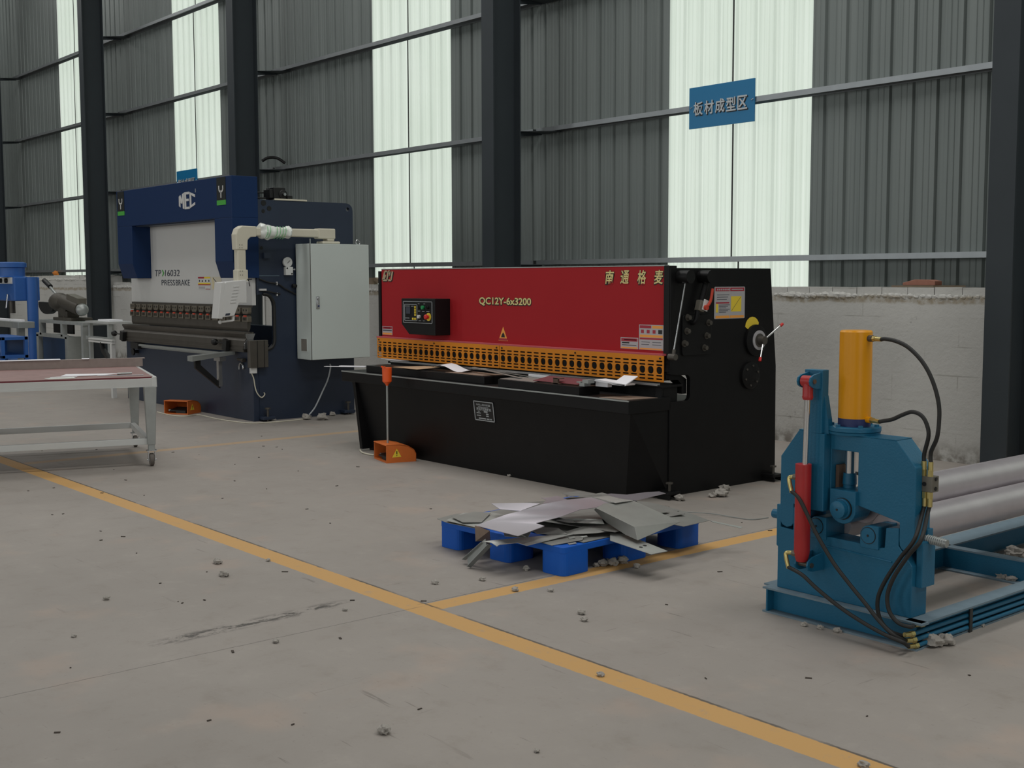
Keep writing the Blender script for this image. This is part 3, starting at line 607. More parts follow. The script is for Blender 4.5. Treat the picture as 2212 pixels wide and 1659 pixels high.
def foot_pedal(name, label, loc, rot, s=1.0, group='orange foot pedals', handle=False):
    t = Thing(name, label, 'foot pedal', loc, group, rot, local=True)
    # open-fronted hood: arched shell on two cheeks, local -y is the open front
    w, d, h = .15*s, .26*s, .15*s; th = .008
    side = [(0, 0), (d, 0), (d, h*.45), (d*.93, h*.68), (d*.75, h*.88), (d*.45, h*.99), (.0, h)]
    inner = [(d-.01, 0), (d-.01, h*.43), (d*.90, h*.64), (d*.73, h*.83), (d*.44, h*.94), (0, h-th)]
    sh = MB().prism(side+[(0, h-th)]+inner[::-1][1:] if False else side, 'yz', -w, -w+th).prism(side, 'yz', w-th, w)
    for a, c in zip(side[1:], side[2:]): sh.add([(-w, a[0], a[1]), (w, a[0], a[1]), (w, c[0], c[1]), (-w, c[0], c[1]), (-w, a[0]-.006, a[1]-.006), (w, a[0]-.006, a[1]-.006), (w, c[0]-.004, c[1]-.007), (-w, c[0]-.004, c[1]-.007)],
                                            [(0, 1, 2, 3), (7, 6, 5, 4), (0, 4, 5, 1), (2, 6, 7, 3), (0, 3, 7, 4), (1, 5, 6, 2)])
    hd = t.p('hood', sh, M['pedal'])
    t.p('base_plate', MB().box(-w+.008, w-.008, .0, d-.01, 0.0, .012), M['pedal'])
    t.p('treadle', MB().prism([(.02, .03), (.17*s, .055), (.17*s, .068), (.02, .042)], 'yz', -w*.62, w*.7).box(-w*.1, w*.7, .022, .05, .012, .035), M['rubber'])
    t.p('lever_arm', MB().box(-w*.8, -w*.62, .04, .16*s, .03, .05), M['galv'])
    tri = t.p('warning_label', MB().prism([(.05, .045), (.13, .045), (.09, .115)], 'yz', w, w+.001), M['stick_y'])
    t.p('warning_mark', MB().box(w+.0008, w+.0018, .086, .094, .07, .095).box(w+.0008, w+.0018, .087, .093, .055, .062), M['ink'], parent=tri)
    if handle:
        st = t.p('carry_rod', MB().cyl((.02, .06, h-.01), (.02, .06, .64), .009, n=10), M['galv'])
        cup = MB().lathe((.02, .06, .625), (0, 0, 1), [(0, .010), (.012, .014), (.035, .038), (.15, .040)], 16)
        cup.box(-.02, .0, .022, .034, .775, .787).box(.04, .06, .022, .034, .775, .787)
        t.p('rod_cup', cup, M['orange'], parent=st, label='bright orange cup at the top of the rod')
    return t
foot_pedal('foot_pedal', 'orange foot pedal with tall carrying rod, on the floor by the black shear', (-8.245, 5.50, 0), R(-14), 1.0, handle=True)
foot_pedal('foot_pedal', 'small orange foot pedal on the floor before the press brake', (-12.62, 5.70, 0), R(32), 1.02)
# offcuts and sheets left lying on the shear table
def flat(pts, z, t=0.002): return MB().sheet([(x, y, z+dz) for x, y, dz in pts], t)
SHT = 'offcuts left on the shear table'
solo('white_strip', MB().bar((-9.42, 5.70, .712), (-9.0, 5.86, .722), .04, .004).bar((-9.3, 5.78, .720), (-8.86, 5.93, .731), .03, .004), M['paper'], 'white strips sticking out over the left end of the shear table', 'offcut', SHT)
solo('thin_offcut', flat([(-9.0, 6.02, 0), (-8.66, 6.0, 0), (-8.62, 6.06, 0), (-8.98, 6.08, 0)], .79, .003), M['paper'], 'small white plate under the left end of the orange guard', 'offcut', SHT)
solo('brown_board', flat([(-8.45, 5.78, 0), (-8.05, 5.74, .004), (-7.95, 5.90, .02), (-8.25, 5.96, .01)], .757, .004), M['card'], 'brown card offcut on the left block of the shear table', 'offcut', SHT)
solo('curled_sheet', MB().add([(-7.98+.46*a/8, 5.84+b*.12, .778+.022*math.sin(a*.75)+b*.01) for b in (0, 1) for a in range(9)], [(a, a+1, a+10, a+9) for a in range(8)]), M['paper'], 'curled white sheet on the left block, right of the brown card', 'sheet', SHT)
solo('dusty_offcuts', flat([(-7.7, 5.77, 0), (-7.22, 5.77, 0), (-7.2, 5.96, 0), (-7.6, 5.98, 0)], .756, .003), M['scrapb'], 'dusty brownish plate at the right end of the left table block', 'offcut', SHT)
solo('long_offcut', MB().bar((-7.55, 5.93, .79), (-6.65, 5.87, .765), .012, .004).bar((-7.5, 5.90, .80), (-6.8, 5.80, .762), .03, .003), M['scrapd'], 'thin grey strips bridging the gap between the two table blocks', 'offcut', SHT)
solo('grey_sheet', flat([(-6.95, 5.72, 0), (-6.55, 5.71, 0), (-6.6, 5.86, .01), (-6.9, 5.88, .01)], .753, .003), M['scrapd'], 'thin grey plate on the left end of the right table block', 'offcut', SHT)
solo('white_bar', MB().prism([(-6.83, .755), (-6.5, .755), (-6.42, .785), (-6.83, .785)], 'xz', 5.90, 5.91), M['paper'], 'white channel offcut standing behind the maroon board', 'offcut', SHT)
solo('maroon_board', MB().add([(-6.62, 5.76, .758), (-6.14, 5.76, .758), (-6.10, 5.86, .791), (-6.55, 5.86, .791), (-6.62, 5.768, .754), (-6.14, 5.768, .754), (-6.10, 5.868, .787), (-6.55, 5.868, .787)], [(0, 1, 2, 3), (7, 6, 5, 4), (0, 4, 5, 1), (1, 5, 6, 2), (2, 6, 7, 3), (3, 7, 4, 0)]), M['maroonedge'], 'tilted maroon board on the right block of the shear table', 'board', SHT)
solo('small_clip', MB().box(-6.38, -6.33, 5.745, 5.76, .752, .792).box(-6.40, -6.31, 5.745, 5.78, .752, .757).box(-6.38, -6.31, 5.745, 5.79, .788, .793), M['rust'], 'rusty brown clip leaning on the maroon board', 'offcut', SHT)
solo('square_bracket', MB().box(-6.10, -6.05, 5.74, 5.80, .752, .775).box(-6.07, -6.01, 5.74, 5.80, .775, .80).box(-6.13, -6.09, 5.74, 5.78, .775, .783), M['galv'], 'stepped grey bracket at the right end of the right table block', 'bracket', SHT)
solo('cream_flashing', MB().prism([(-6.03, .79), (-5.72, .775), (-5.71, .785), (-6.0, .803)], 'xz', 5.80, 5.90).prism([(5.80, .775), (5.92, .83), (5.92, .835), (5.80, .783)], 'yz', -5.84, -5.71).box(-6.02, -5.90, 5.82, 5.86, .752, .788), M['paper'], 'cream bent flashing lying across the right end of the shear table', 'offcut', SHT)
solo('oily_plate', flat([(-5.86, 5.70, 0), (-5.62, 5.72, 0), (-5.58, 5.98, 0), (-5.80, 5.93, 0)], .694, .003), M['scrapb'], 'oily brown plate on the right corner of the shear table', 'plate', SHT)

# ---------------------------------------------------------------- press brake
HOOK = [(-11.4, 5.998, 0.519), (-11.4, 6.024, 0.459), (-11.4, 6.038, 0.37), (-11.4, 6.058, 0.309), (-11.4, 6.095, 0.263), (-11.4, 6.122, 0.256), (-11.4, 6.15, 0.284), (-11.4, 6.14, 0.304)]
PBCABLE = [(-11.3, 6.897, 0.579), (-11.3, 6.902, 0.533), (-11.3, 6.865, 0.408), (-11.3, 6.798, 0.285), (-11.3, 6.744, 0.188), (-11.3, 6.691, 0.105), (-11.3, 6.626, 0.039)]
def press_brake():
    t = Thing('press_brake', 'blue and white press brake with grey control cabinet and overhead pendant arm', 'press brake', (-12.9, 6.6, 0))
    XR, XL = -11.42, -14.66
    throat = [(6.10, 1.34), (6.16, 1.345)]+[(6.17+.12*math.cos(R(a)), 1.215+.13*math.sin(R(a))) for a in (80, 60, 40, 20, 0)]+[(6.29, .90)]+[(6.20+.09*math.cos(R(a)), .86+.10*math.sin(R(a))) for a in (0, -30, -60, -90)]+[(6.10, .76)]
    plate = [(6.10, 0), (7.28, 0), (7.29, 2.22)]+[(7.21+.08*math.cos(R(a)), 2.255+.08*math.sin(R(a))) for a in (0, 30, 60, 90)]+[(6.10, 2.335)]+throat
    t.p('side_frame', MB().prism(plate, 'yz', XR-.05, XR, [circ(7.225, 2.27, .022, 12)]), M['navy'], label='dark blue right side frame')
    t.p('side_frame', MB().prism(plate, 'yz', XL, XL+.05, [circ(7.225, 2.27, .022, 12)]), M['navy'], label='dark blue left side frame')
    t.p('throat_edging', MB().tube([(XR+.004, a, b) for a, b in throat[1:-1]], .018, 8, 2), M['rubber'], label='black rubber edging of the throat')
    t.p('front_apron', MB().box(-14.76, XR-.005, 6.03, 6.10, 0, .735), M['navy'], 0.002)
    t.p('bed', MB().box(-14.6, XR-.06, 6.10, 6.20, .0, .76), M['navy'])
    t.p('rear_beam', MB().box(XL+.05, XR-.05, 6.95, 7.05, .25, .95).box(XL+.05, XR-.05, 6.6, 7.2, 2.20, 2.33), M['navy'])
    t.p('ram', MB().box(-14.60, XR-.03, 6.05, 6.095, 1.228, 2.42), M['white'], 0.002)
    t.p('ram_guide', MB().box(-14.16, -14.05, 5.97, 6.05, 1.62, 2.15), M['ink'])
    t.p('guide_rod', MB().cyl((-14.02, 5.98, 1.60), (-14.02, 5.98, 1.86), .016).ball((-14.02, 5.98, 1.585), .028), M['steel'])
    t.p('top_rod', MB().cyl((-14.12, 6.0, 1.62), (-14.12, 6.0, 1.9), .012), M['steel'])
    # hood: cross-piece and two legs whose lower front recedes
    Y = 5.82
    def leg(x0, x1):
        prof = [(Y, 2.14), (Y, 1.69), (Y+.055, 1.515), (6.12, 1.515), (6.12, 2.14)]
        return MB().prism(prof, 'yz', x0, x1)
    h = MB().box(-14.42, -11.41, Y, 6.12, 2.14, 2.568); hood = t.p('hood', h, M['hood'], 0.004)
    t.p('hood_leg', leg(-14.42, -13.985), M['hood'], 0.004); t.p('hood_leg', leg(-11.81, -11.41), M['hood'], 0.004)
    t.p('hood_lip', MB().box(-13.98, -11.82, Y+.05, 6.05, 2.128, 2.14), M['navy'])
    # fork badges and the three-letter emblem
    for x0 in (-14.385, -11.735):
        b = t.p('badge', MB().box(x0, x0+.20, Y-.004, Y, 2.325, 2.562), M['charcoal'])
        t.p('badge_band', MB().box(x0, x0+.20, Y-.005, Y, 2.275, 2.325), M['green'], parent=b)
        c = x0+.10; F = MB()
        for p in ([(c-.045, 2.475), (c-.045, 2.435), (c-.025, 2.415), (c+.025, 2.415), (c+.045, 2.435), (c+.045, 2.475)], [(c, 2.415), (c, 2.350)]):
            for q, r_ in zip(p, p[1:]): F.bar((q[0], Y-.006, q[1]), (r_[0], Y-.006, r_[1]), .018, .002, up=(0, 1, 0))
        t.p('fork_mark', F, M['white'], parent=b)
    x0, z0 = -12.655, 2.270
    def letter(polys):
        for nm, pl in polys: t.p('emblem_letter', MB().prism([(x0+u*.40, z0+v*.185) for u, v in pl], 'xz', Y-.005, Y), M['white'])
    letter([('m', [(.0, .22), (.0, .78), (.09, .86), (.17, .55), (.22, .92), (.33, .98), (.33, .02), (.24, .06), (.24, .55), (.20, .35), (.12, .38), (.085, .58), (.085, .14)]),
            ('e', [(.36, 0), (.36, 1), (.66, 1), (.64, .86), (.45, .86), (.45, .60), (.62, .60), (.62, .46), (.45, .46), (.45, .13), (.64, .13), (.66, 0)]),
            ('c', [(.68, .03), (.68, .97), (1.0, .80), (1.0, .64), (.77, .80), (.77, .20), (1.0, .36), (1.0, .20)])])
    t.p('small_print', MB().box(-12.245, -12.235, Y-.004, Y, 2.44, 2.48), M['letter'])
    # ram lettering and data stickers
    yr = 6.0485
    t.p('ram_lettering', MB().text('TP', (-13.885, yr, 1.540), (1, 0, 0), (.14, 0, 1), .175, .075, .001), M['darkgrey'])
    t.p('chevron_mark', MB().prism([(-13.68, 1.54), (-13.645, 1.578), (-13.68, 1.616), (-13.655, 1.616), (-13.615, 1.578), (-13.655, 1.54)], 'xz', yr-.001, yr), M['green'], label='green chevron')
    t.p('ram_lettering', MB().text('16032', (-13.595, yr, 1.540), (1, 0, 0), (.14, 0, 1), .40, .075, .001), M['darkgrey'])
    for wd, xx, ww in (('PRESS', -13.695, .37), ('BRAKE', -13.300, .37)): t.p('ram_lettering', MB().text(wd, (xx, yr, 1.432), (1, 0, 0), (0, 0, 1), ww, .066, .001), M['darkgrey'])
    s = t.p('data_sticker', MB().box(-12.713, -12.405, yr-.0005, yr+.001, 1.388, 1.531), M['white'])
    for mk, a, b, c, d in (('stick_r', .0, .5, .86, 1), ('stick_y', .5, 1, .86, 1), ('ink', .30, .40, .60, .72), ('darkgrey', .08, .16, .60, .75), ('darkgrey', .58, .66, .60, .75), ('darkgrey', .84, .92, .60, .75), ('stick_y', 0, 1, .42, .54), ('stick_r', 0, 1, .34, .42), ('stick_w', .05, .55, .06, .24), ('stick_r', .6, .98, .01, .06)):
        t.p('printed_band', MB().box(-12.713+.308*a, -12.713+.308*b, yr-.0012, yr, 1.388+.143*c, 1.388+.143*d), M[mk], parent=s)
    s = t.p('load_chart', MB().box(-12.385, -12.14, yr-.0005, yr+.001, 1.388, 1.531), M['cream'])
    t.p('chart_line', MB().bar((-12.34, yr-.001, 1.52), (-12.16, yr-.001, 1.41), .008, .002, up=(0, 1, 0)), M['darkgrey'], parent=s)
    t.p('chart_axis', MB().box(-12.345, -12.338, yr-.0012, yr, 1.40, 1.52), M['stick_y'], parent=s)
    # tool clamps, punch and die
    t.p('clamp_rail', MB().box(-14.53, -11.46, 6.02, 6.06, 1.205, 1.228), M['tool'])
    t.p('clamp_backing', MB().box(-14.50, -11.50, 6.03, 6.06, 1.05, 1.205), M['ink'])
    for k in range(18):
        xc = -14.44+k*.1735
        c = t.p('tool_clamp', MB().prism([(xc-.062, 1.205), (xc+.062, 1.205), (xc+.062, 1.155), (xc+.05, 1.137), (xc-.05, 1.137), (xc-.062, 1.155)], 'xz', 5.985, 6.03), M['clamp'], 0.003)
        j = t.p('clamp_jaw', MB().prism([(xc-.062, 1.055), (xc+.062, 1.055), (xc+.062, 1.105), (xc+.03, 1.125), (xc-.03, 1.125), (xc-.062, 1.105)], 'xz', 5.98, 6.03), M['clamp'], 0.003, parent=c)
        t.p('socket_screw', MB().cyl((xc-.03, 5.986, 1.178), (xc-.03, 5.983, 1.178), .011, n=10), M['ink'], parent=c)
        t.p('socket_screw', MB().cyl((xc+.03, 5.986, 1.178), (xc+.03, 5.983, 1.178), .011, n=10), M['ink'], parent=c)
        for q in (-.03, 0, .03): t.p('jaw_slot', MB().box(xc+q-.006, xc+q+.006, 5.977, 5.982, 1.07, 1.10), M['ink'], parent=c)
        t.p('clamp_lever', MB().box(xc-.005, xc+.045, 5.968, 5.98, 1.108, 1.124), M['redtag'], parent=c, label='red clamp lever')
    t.p('punch', MB().prism([(6.0, 1.055), (6.04, 1.055), (6.035, .99), (6.02, .952), (6.012, .952), (6.0, .985)], 'yz', -14.50, -11.47), M['tool'])
    t.p('die_block', MB().prism([(5.965, .945), (5.985, .945), (5.995, .930), (6.005, .945), (6.03, .945), (6.04, .93), (6.05, .945), (6.07, .945), (6.07, .925), (6.045, .885), (6.07, .855), (6.08, .80), (5.96, .80), (5.965, .855), (5.99, .885), (5.965, .925)], 'yz', -14.72, -11.47), M['tool'])
    t.p('die_rail', MB().box(-14.70, -11.50, 5.965, 6.08, .735, .80).box(-14.70, -11.50, 5.955, 5.966, .762, .772), M['tool'])
    for x, sgn in ((-14.62, 1), (-11.83, 1)):
        k = t.p('die_clamp', MB().obb((x, 5.93, .80), (.09, .05, .12), (0, R(12), 0)), M['ink'], 0.004)
        t.p('clamp_knob', MB().cyl((x-.05, 5.93, .82), (x-.19, 5.91, .825), .008, n=8).lathe((x-.19, 5.91, .825), (-1, 0, 0), [(0, .012), (.02, .035), (.045, .038), (.055, .03)], 12), M['ink'], parent=k)
    t.p('end_bracket', MB().prism([(5.955, .77), (6.09, .77), (6.09, .83), (6.06, .87), (6.085, .93), (5.97, .93), (5.99, .87), (5.96, .83)], 'yz', -11.468, -11.46), M['steel'])
    t.p('stop_rod', MB().cyl((-11.46, 6.05, .80), (-11.46, 6.24, .80), .008).cyl((-11.46, 6.16, .81), (-11.46, 6.20, .82), .028), M['tool'])
    # front sheet-support rail and arm
    t.p('support_rail', MB().box(-14.20, -12.05, 5.95, 5.985, .69, .715).box(-14.2, -12.05, 5.985, 6.03, .67, .69), M['galv'], label='graduated bright support rail')
    t.p('rail_end', MB().box(-14.42, -14.20, 5.94, 6.0, .655, .73), M['ink'])
    a = t.p('support_arm', MB().prism([(5.50, .70), (5.99, .735), (5.99, .70), (5.50, .645)], 'yz', -11.86, -11.74), M['galv'])
    t.p('arm_bracket', MB().prism([(5.56, .645), (5.62, .65), (5.62, .60), (5.84, .40), (5.84, .34), (5.56, .57)], 'yz', -11.84, -11.80), M['ink'], parent=a)
    t.p('arm_column', MB().box(-11.84, -11.79, 5.82, 5.86, .36, .66).box(-11.86, -11.72, 5.80, 5.87, .635, .675), M['steel'], parent=a)
    t.p('clamp_handle', MB().cyl((-11.70, 6.0, .65), (-11.58, 6.0, .645), .014).cyl((-11.6, 6.0, .645), (-11.56, 6.0, .645), .022), M['tool'])
    t.p('lifting_eye', MB().tube([(-11.66+.045*math.cos(R(a)), 6.015, .565+.045*math.sin(R(a))) for a in range(-20, 240, 20)], .010, 8, 2), M['steel'])
    t.p('lower_knob', MB().lathe((-14.40, 6.03, .61), (0, -1, 0), [(0, .02), (.05, .02), (.055, .045), (.075, .045)], 14), M['ink'])
    bx = t.p('crowning_box', MB().box(XR+.002, XR+.06, 5.965, 6.18, .575, .862), M['tool'], 0.004)
    t.p('box_rib', MB().box(XR+.06, XR+.064, 6.05, 6.055, .575, .86), M['ink'], parent=bx); t.p('box_rib', MB().box(XR+.06, XR+.064, 6.13, 6.135, .575, .86), M['ink'], parent=bx)
    t.p('limit_switch', MB().box(XR+.002, XR+.04, 5.985, 6.055, .515, .575), M['white'], 0.003)
    t.p('drain_hose', MB().tube(HOOK, .006, 8, 5), M['cream'])
    # details on the right side frame
    X = XR
    hl = [(6.19, 2.30, .030), (6.255, 2.245, .026), (6.185, 2.215, .020), (6.155, 1.83, .018)]
    for y, z, r in hl: t.p('port_hole', MB().lathe((X, y, z), (1, 0, 0), [(0, r), (.003, r)], 18), M['ink'])
    t.p('side_bracket', MB().box(X, X+.05, 6.16, 6.24, 1.72, 1.78), M['navy'])
    g = t.p('pressure_gauge', MB().lathe((X+.01, 6.445, 1.682), (1, 0, 0), [(0, .05), (.03, .054), (.036, .050)], 24), M['gaugeface'])
    t.p('gauge_needle', MB().bar((X+.048, 6.435, 1.672), (X+.048, 6.465, 1.70), .006, .003), M['ink'], parent=g)
    gb = t.p('gauge_block', MB().box(X, X+.05, 6.415, 6.50, 1.545, 1.632).cyl((X+.025, 6.445, 1.62), (X+.025, 6.445, 1.66), .015), M['gaugeface'], 0.003)
    t.p('block_port', MB().cyl((X+.05, 6.43, 1.618), (X+.053, 6.43, 1.618), .009, n=10), M['ink'], parent=gb); t.p('block_port', MB().cyl((X+.05, 6.485, 1.56), (X+.053, 6.485, 1.56), .009, n=10), M['ink'], parent=gb)
    t.p('block_tap', MB().cyl((X+.025, 6.50, 1.605), (X+.025, 6.535, 1.605), .008, n=8).cyl((X+.025, 6.525, 1.605), (X+.025, 6.535, 1.605), .014, n=8), M['steel'], parent=gb)
    t.p('cable', MB().tube([(X+.01, 6.12, 1.505), (X+.015, 6.22, 1.47), (X+.012, 6.34, 1.45), (X+.015, 6.42, 1.40), (X+.012, 6.55, 1.34)], .008, 8), M['rubber'])
    t.p('cable', MB().tube([(X+.01, 6.12, 1.385), (X+.02, 6.2, 1.375), (X+.015, 6.30, 1.355), (X+.015, 6.36, 1.345)], .008, 8), M['rubber'])
    t.p('cable_tie', MB().box(X, X+.02, 6.318, 6.328, 1.44, 1.475), M['white']); t.p('cable_tie', MB().box(X, X+.02, 6.318, 6.328, 1.325, 1.36), M['white']); t.p('cable_plug', MB().box(X, X+.03, 6.115, 6.19, 1.382, 1.402), M['white'])
    t.p('conduit_line', MB().box(X, X+.004, 6.11, 6.36, 1.535, 1.541), M['edgegrey'])
    # electric cabinet
    c = t.p('cabinet', MB().box(-11.40, -11.098, 6.55, 7.275, .645, 1.876), M['cab'], 0.006)
    t.p('cabinet_door', MB().box(-11.098, -11.078, 6.553, 7.272, .648, 1.873), M['cab'], 0.004, parent=c)
    t.p('door_gap', MB().box(-11.100, -11.096, 6.5485, 7.274, .646, 1.8755), M['tool'], parent=c)
    t.p('door_handle', MB().box(-11.078, -11.07, 6.602, 6.642, 1.19, 1.32).box(-11.07, -11.058, 6.612, 6.632, 1.21, 1.28).cyl((-11.07, 6.622, 1.298), (-11.06, 6.622, 1.298), .013), M['steel'], 0.002, parent=c)
    t.p('lock_button', MB().cyl((-11.07, 6.622, 1.218), (-11.055, 6.622, 1.218), .010, n=10), M['bluecap'], parent=c)
    t.p('cable_gland', MB().lathe((-11.39, 6.55, 1.43), (0, -1, 0), [(0, .016), (.03, .022), (.05, .02)], 12), M['ink'], parent=c)
    vt = MB().box(-11.31, -11.19, 6.548, 6.552, .735, .865)
    t.p('vent_grille', vt, mat('vent_mesh', (120, 116, 108), 0.7, 0, 0.4, 260), parent=c)
    t.p('vent_frame', MB().box(-11.32, -11.18, 6.546, 6.55, .865, .872).box(-11.32, -11.18, 6.546, 6.55, .728, .735).box(-11.32, -11.31, 6.546, 6.55, .735, .865).box(-11.19, -11.18, 6.546, 6.55, .735, .865), M['cab'], parent=c)
    t.p('lifting_ring', MB().tube([(-11.12, 7.16+.026*math.cos(R(a)), 1.90+.026*math.sin(R(a))) for a in range(-90, 271, 30)], .006, 8, 2), M['steel'], parent=c)
    t.p('lifting_ring', MB().box(-11.20, -11.185, 6.60, 6.612, 1.876, 1.93), M['steel'], parent=c)
    t.p('power_cable', MB().tube(PBCABLE, .0085, 8, 5), M['letter'])
    # pendant arm
    ax = -11.22
    ar = t.p('pendant_arm', MB().box(ax-.045, ax+.045, 5.84, 6.80, 1.945, 2.030), M['cream'], 0.012)
    t.p('arm_base', MB().box(ax-.055, ax+.055, 6.70, 6.91, 1.93, 2.04).box(ax-.05, ax+.05, 6.81, 6.90, 1.905, 1.94).box(ax-.07, ax+.07, 6.74, 6.96, 1.877, 1.905), M['cream'], 0.012, parent=ar)
    el = [(5.74, 1.80), (5.735, 1.955), (5.76, 2.015), (5.81, 2.045), (5.97, 2.042), (5.97, 1.935), (5.90, 1.93), (5.87, 1.90), (5.865, 1.80)]
    t.p('elbow', MB().prism(el, 'yz', ax-.052, ax+.052), M['cream'], 0.010, parent=ar)
    t.p('drop_tube', MB().box(ax-.043, ax+.043, 5.755, 5.85, 1.56, 1.82), M['cream'], 0.012, parent=ar)
    t.p('drop_collar', MB().box(ax-.052, ax+.052, 5.745, 5.865, 1.475, 1.60), M['cream'], 0.010, parent=ar)
    for y, z in ((5.775, 1.85), (5.80, 1.85), (5.775, 1.82), (5.80, 1.82), (5.775, 1.585), (5.80, 1.585), (5.775, 1.545), (5.80, 1.545)): t.p('set_screw', MB().cyl((ax+.052, y, z), (ax+.0545, y, z), .004, n=8), M['ink'], parent=ar)
    wr = MB(); n = 26; L = 22; vs = []
    for i in range(L+1):
        y = 6.02+.36*i/L
        for k in range(n):
            a = 2*math.pi*k/n; d = Vector((math.cos(a), 0, math.sin(a)))
            r = .062+.012*noise.noise(Vector((a*2.2, y*30, 1)))+.012*noise.noise(Vector((d.x*3, y*14+a, 4)))+.010*math.sin(i*.3)
            if i in (0, L): r -= .010
            if i < 4 and d.z > .5: r += .02
            vs.append((ax+d.x*r, y, 1.987+d.z*r))
    wr.add(vs, [(i*n+k, i*n+(k+1) % n, (i+1)*n+(k+1) % n, (i+1)*n+k) for i in range(L) for k in range(n)]+[tuple(range(n))[::-1], tuple(range(L*n, L*n+n))])
    w = t.p('film_wrap', wr, M['film'], parent=ar, smooth=True, label='crumpled clear film wrapped round the arm')
    for y0, a0 in ((6.07, 0), (6.10, 40), (6.18, 10), (6.215, 60), (6.25, 20), (6.28, -10)):
        t.p('green_print', MB().tube([(ax+.078*math.cos(R(a)), y0+.035*(a+60)/140, 1.987+.072*math.sin(R(a))) for a in range(-70, 60, 16)], .0035, 5, 2), M['filmgreen'], parent=ar)
    # pendant console hanging from the arm
    pp = [(5.584, 1.462), (5.60, 1.475), (5.826, 1.498), (5.826, 1.259), (5.738, 1.26), (5.683, 1.134), (5.545, 1.119)]
    p = t.p('console', MB().prism(pp, 'yz', ax-.06, ax+.085), M['white'], 0.006)
    t.p('console_bezel', MB().prism([(5.545, 1.470), (5.585, 1.475), (5.552, 1.105), (5.500, 1.108)], 'yz', ax-.06, ax+.085), M['white'], 0.004, parent=p)
    t.p('console_screen', MB().prism([(5.60, 1.45), (5.80, 1.47), (5.78, 1.28), (5.62, 1.18)], 'yz', ax-.062, ax-.06), M['ink'], parent=p)
    for k in range(6):
        yy, zz = 5.71-.008*k, 1.42-.032*k
        t.p('vent_louvre', MB().prism([(yy-.032, zz), (yy+.032, zz+.006), (yy+.03, zz+.018), (yy-.03, zz+.012)], 'yz', ax+.083, ax+.091), M['white'], parent=p)
    t.p('maker_label', MB().prism([(5.58, 1.135), (5.63, 1.140), (5.637, 1.162), (5.587, 1.157)], 'yz', ax+.083, ax+.087), M['darkgrey'], parent=p)
    t.p('console_handle', MB().cyl((ax+.05, 5.69, 1.135), (ax+.05, 5.685, 1.08), .013).tube([(ax+.05, 5.685, 1.085), (ax+.02, 5.60, 1.075), (ax+.02, 5.56, 1.07)], .011, 10), M['white'], parent=p)
    t.p('console_handle_end', MB().ball((ax+.02, 5.555, 1.07), .020, 12, 8), M['white'], parent=p)
    t.p('console_cap', MB().box(ax-.07, ax+.07, 5.66, 5.86, 1.468, 1.482), M['white'], 0.003, parent=p)
    t.p('clamp_lever', MB().cyl((ax+.05, 5.865, 1.50), (ax+.06, 5.875, 1.43), .005, n=8).cyl((ax+.04, 5.83, 1.498), (ax+.06, 5.90, 1.502), .007, n=8), M['ink'], parent=p)
    # hydraulics on top
    m = t.p('pump_motor', MB().box(-11.62, -11.45, 6.33, 6.47, 2.345, 2.47).box(-11.60, -11.46, 6.29, 6.33, 2.36, 2.45).lathe((-11.50, 6.44, 2.40), (1, 0, 0), [(0, .05), (.06, .05), (.065, .02), (.09, .02)], 14), M['ink'], 0.003)
    t.p('motor_shaft', MB().cyl((-11.43, 6.44, 2.40), (-11.405, 6.44, 2.40), .016, n=12), M['steel'], parent=m)
    t.p('motor_plug', MB().box(-11.48, -11.42, 6.48, 6.54, 2.345, 2.39), M['ink'], 0.004, parent=m)
    t.p('valve_pipe', MB().tube([(-11.60, 6.12, 2.42), (-11.60, 6.35, 2.42)], .008, 8).tube([(-11.55, 6.12, 2.36), (-11.55, 6.35, 2.36)], .008, 8), M['ink'])
    t.p('drip_tray', MB().box(-11.75, -11.42, 6.33, 6.70, 2.337, 2.342).box(-11.424, -11.41, 6.32, 6.71, 2.335, 2.352), M['cream'], 0.002)
    for y in (6.16, 7.16):
        f = t.p('levelling_foot', MB().box(X-.02, X+.10, y-.07, y+.07, .02, .05), M['navy'], 0.003)
        t.p('foot_bolt', MB().cyl((X+.06, y, 0), (X+.06, y, .14), .012, n=10).cyl((X+.06, y, .13), (X+.06, y, .145), .03, n=6), M['tool'], parent=f, smooth=False)
press_brake()

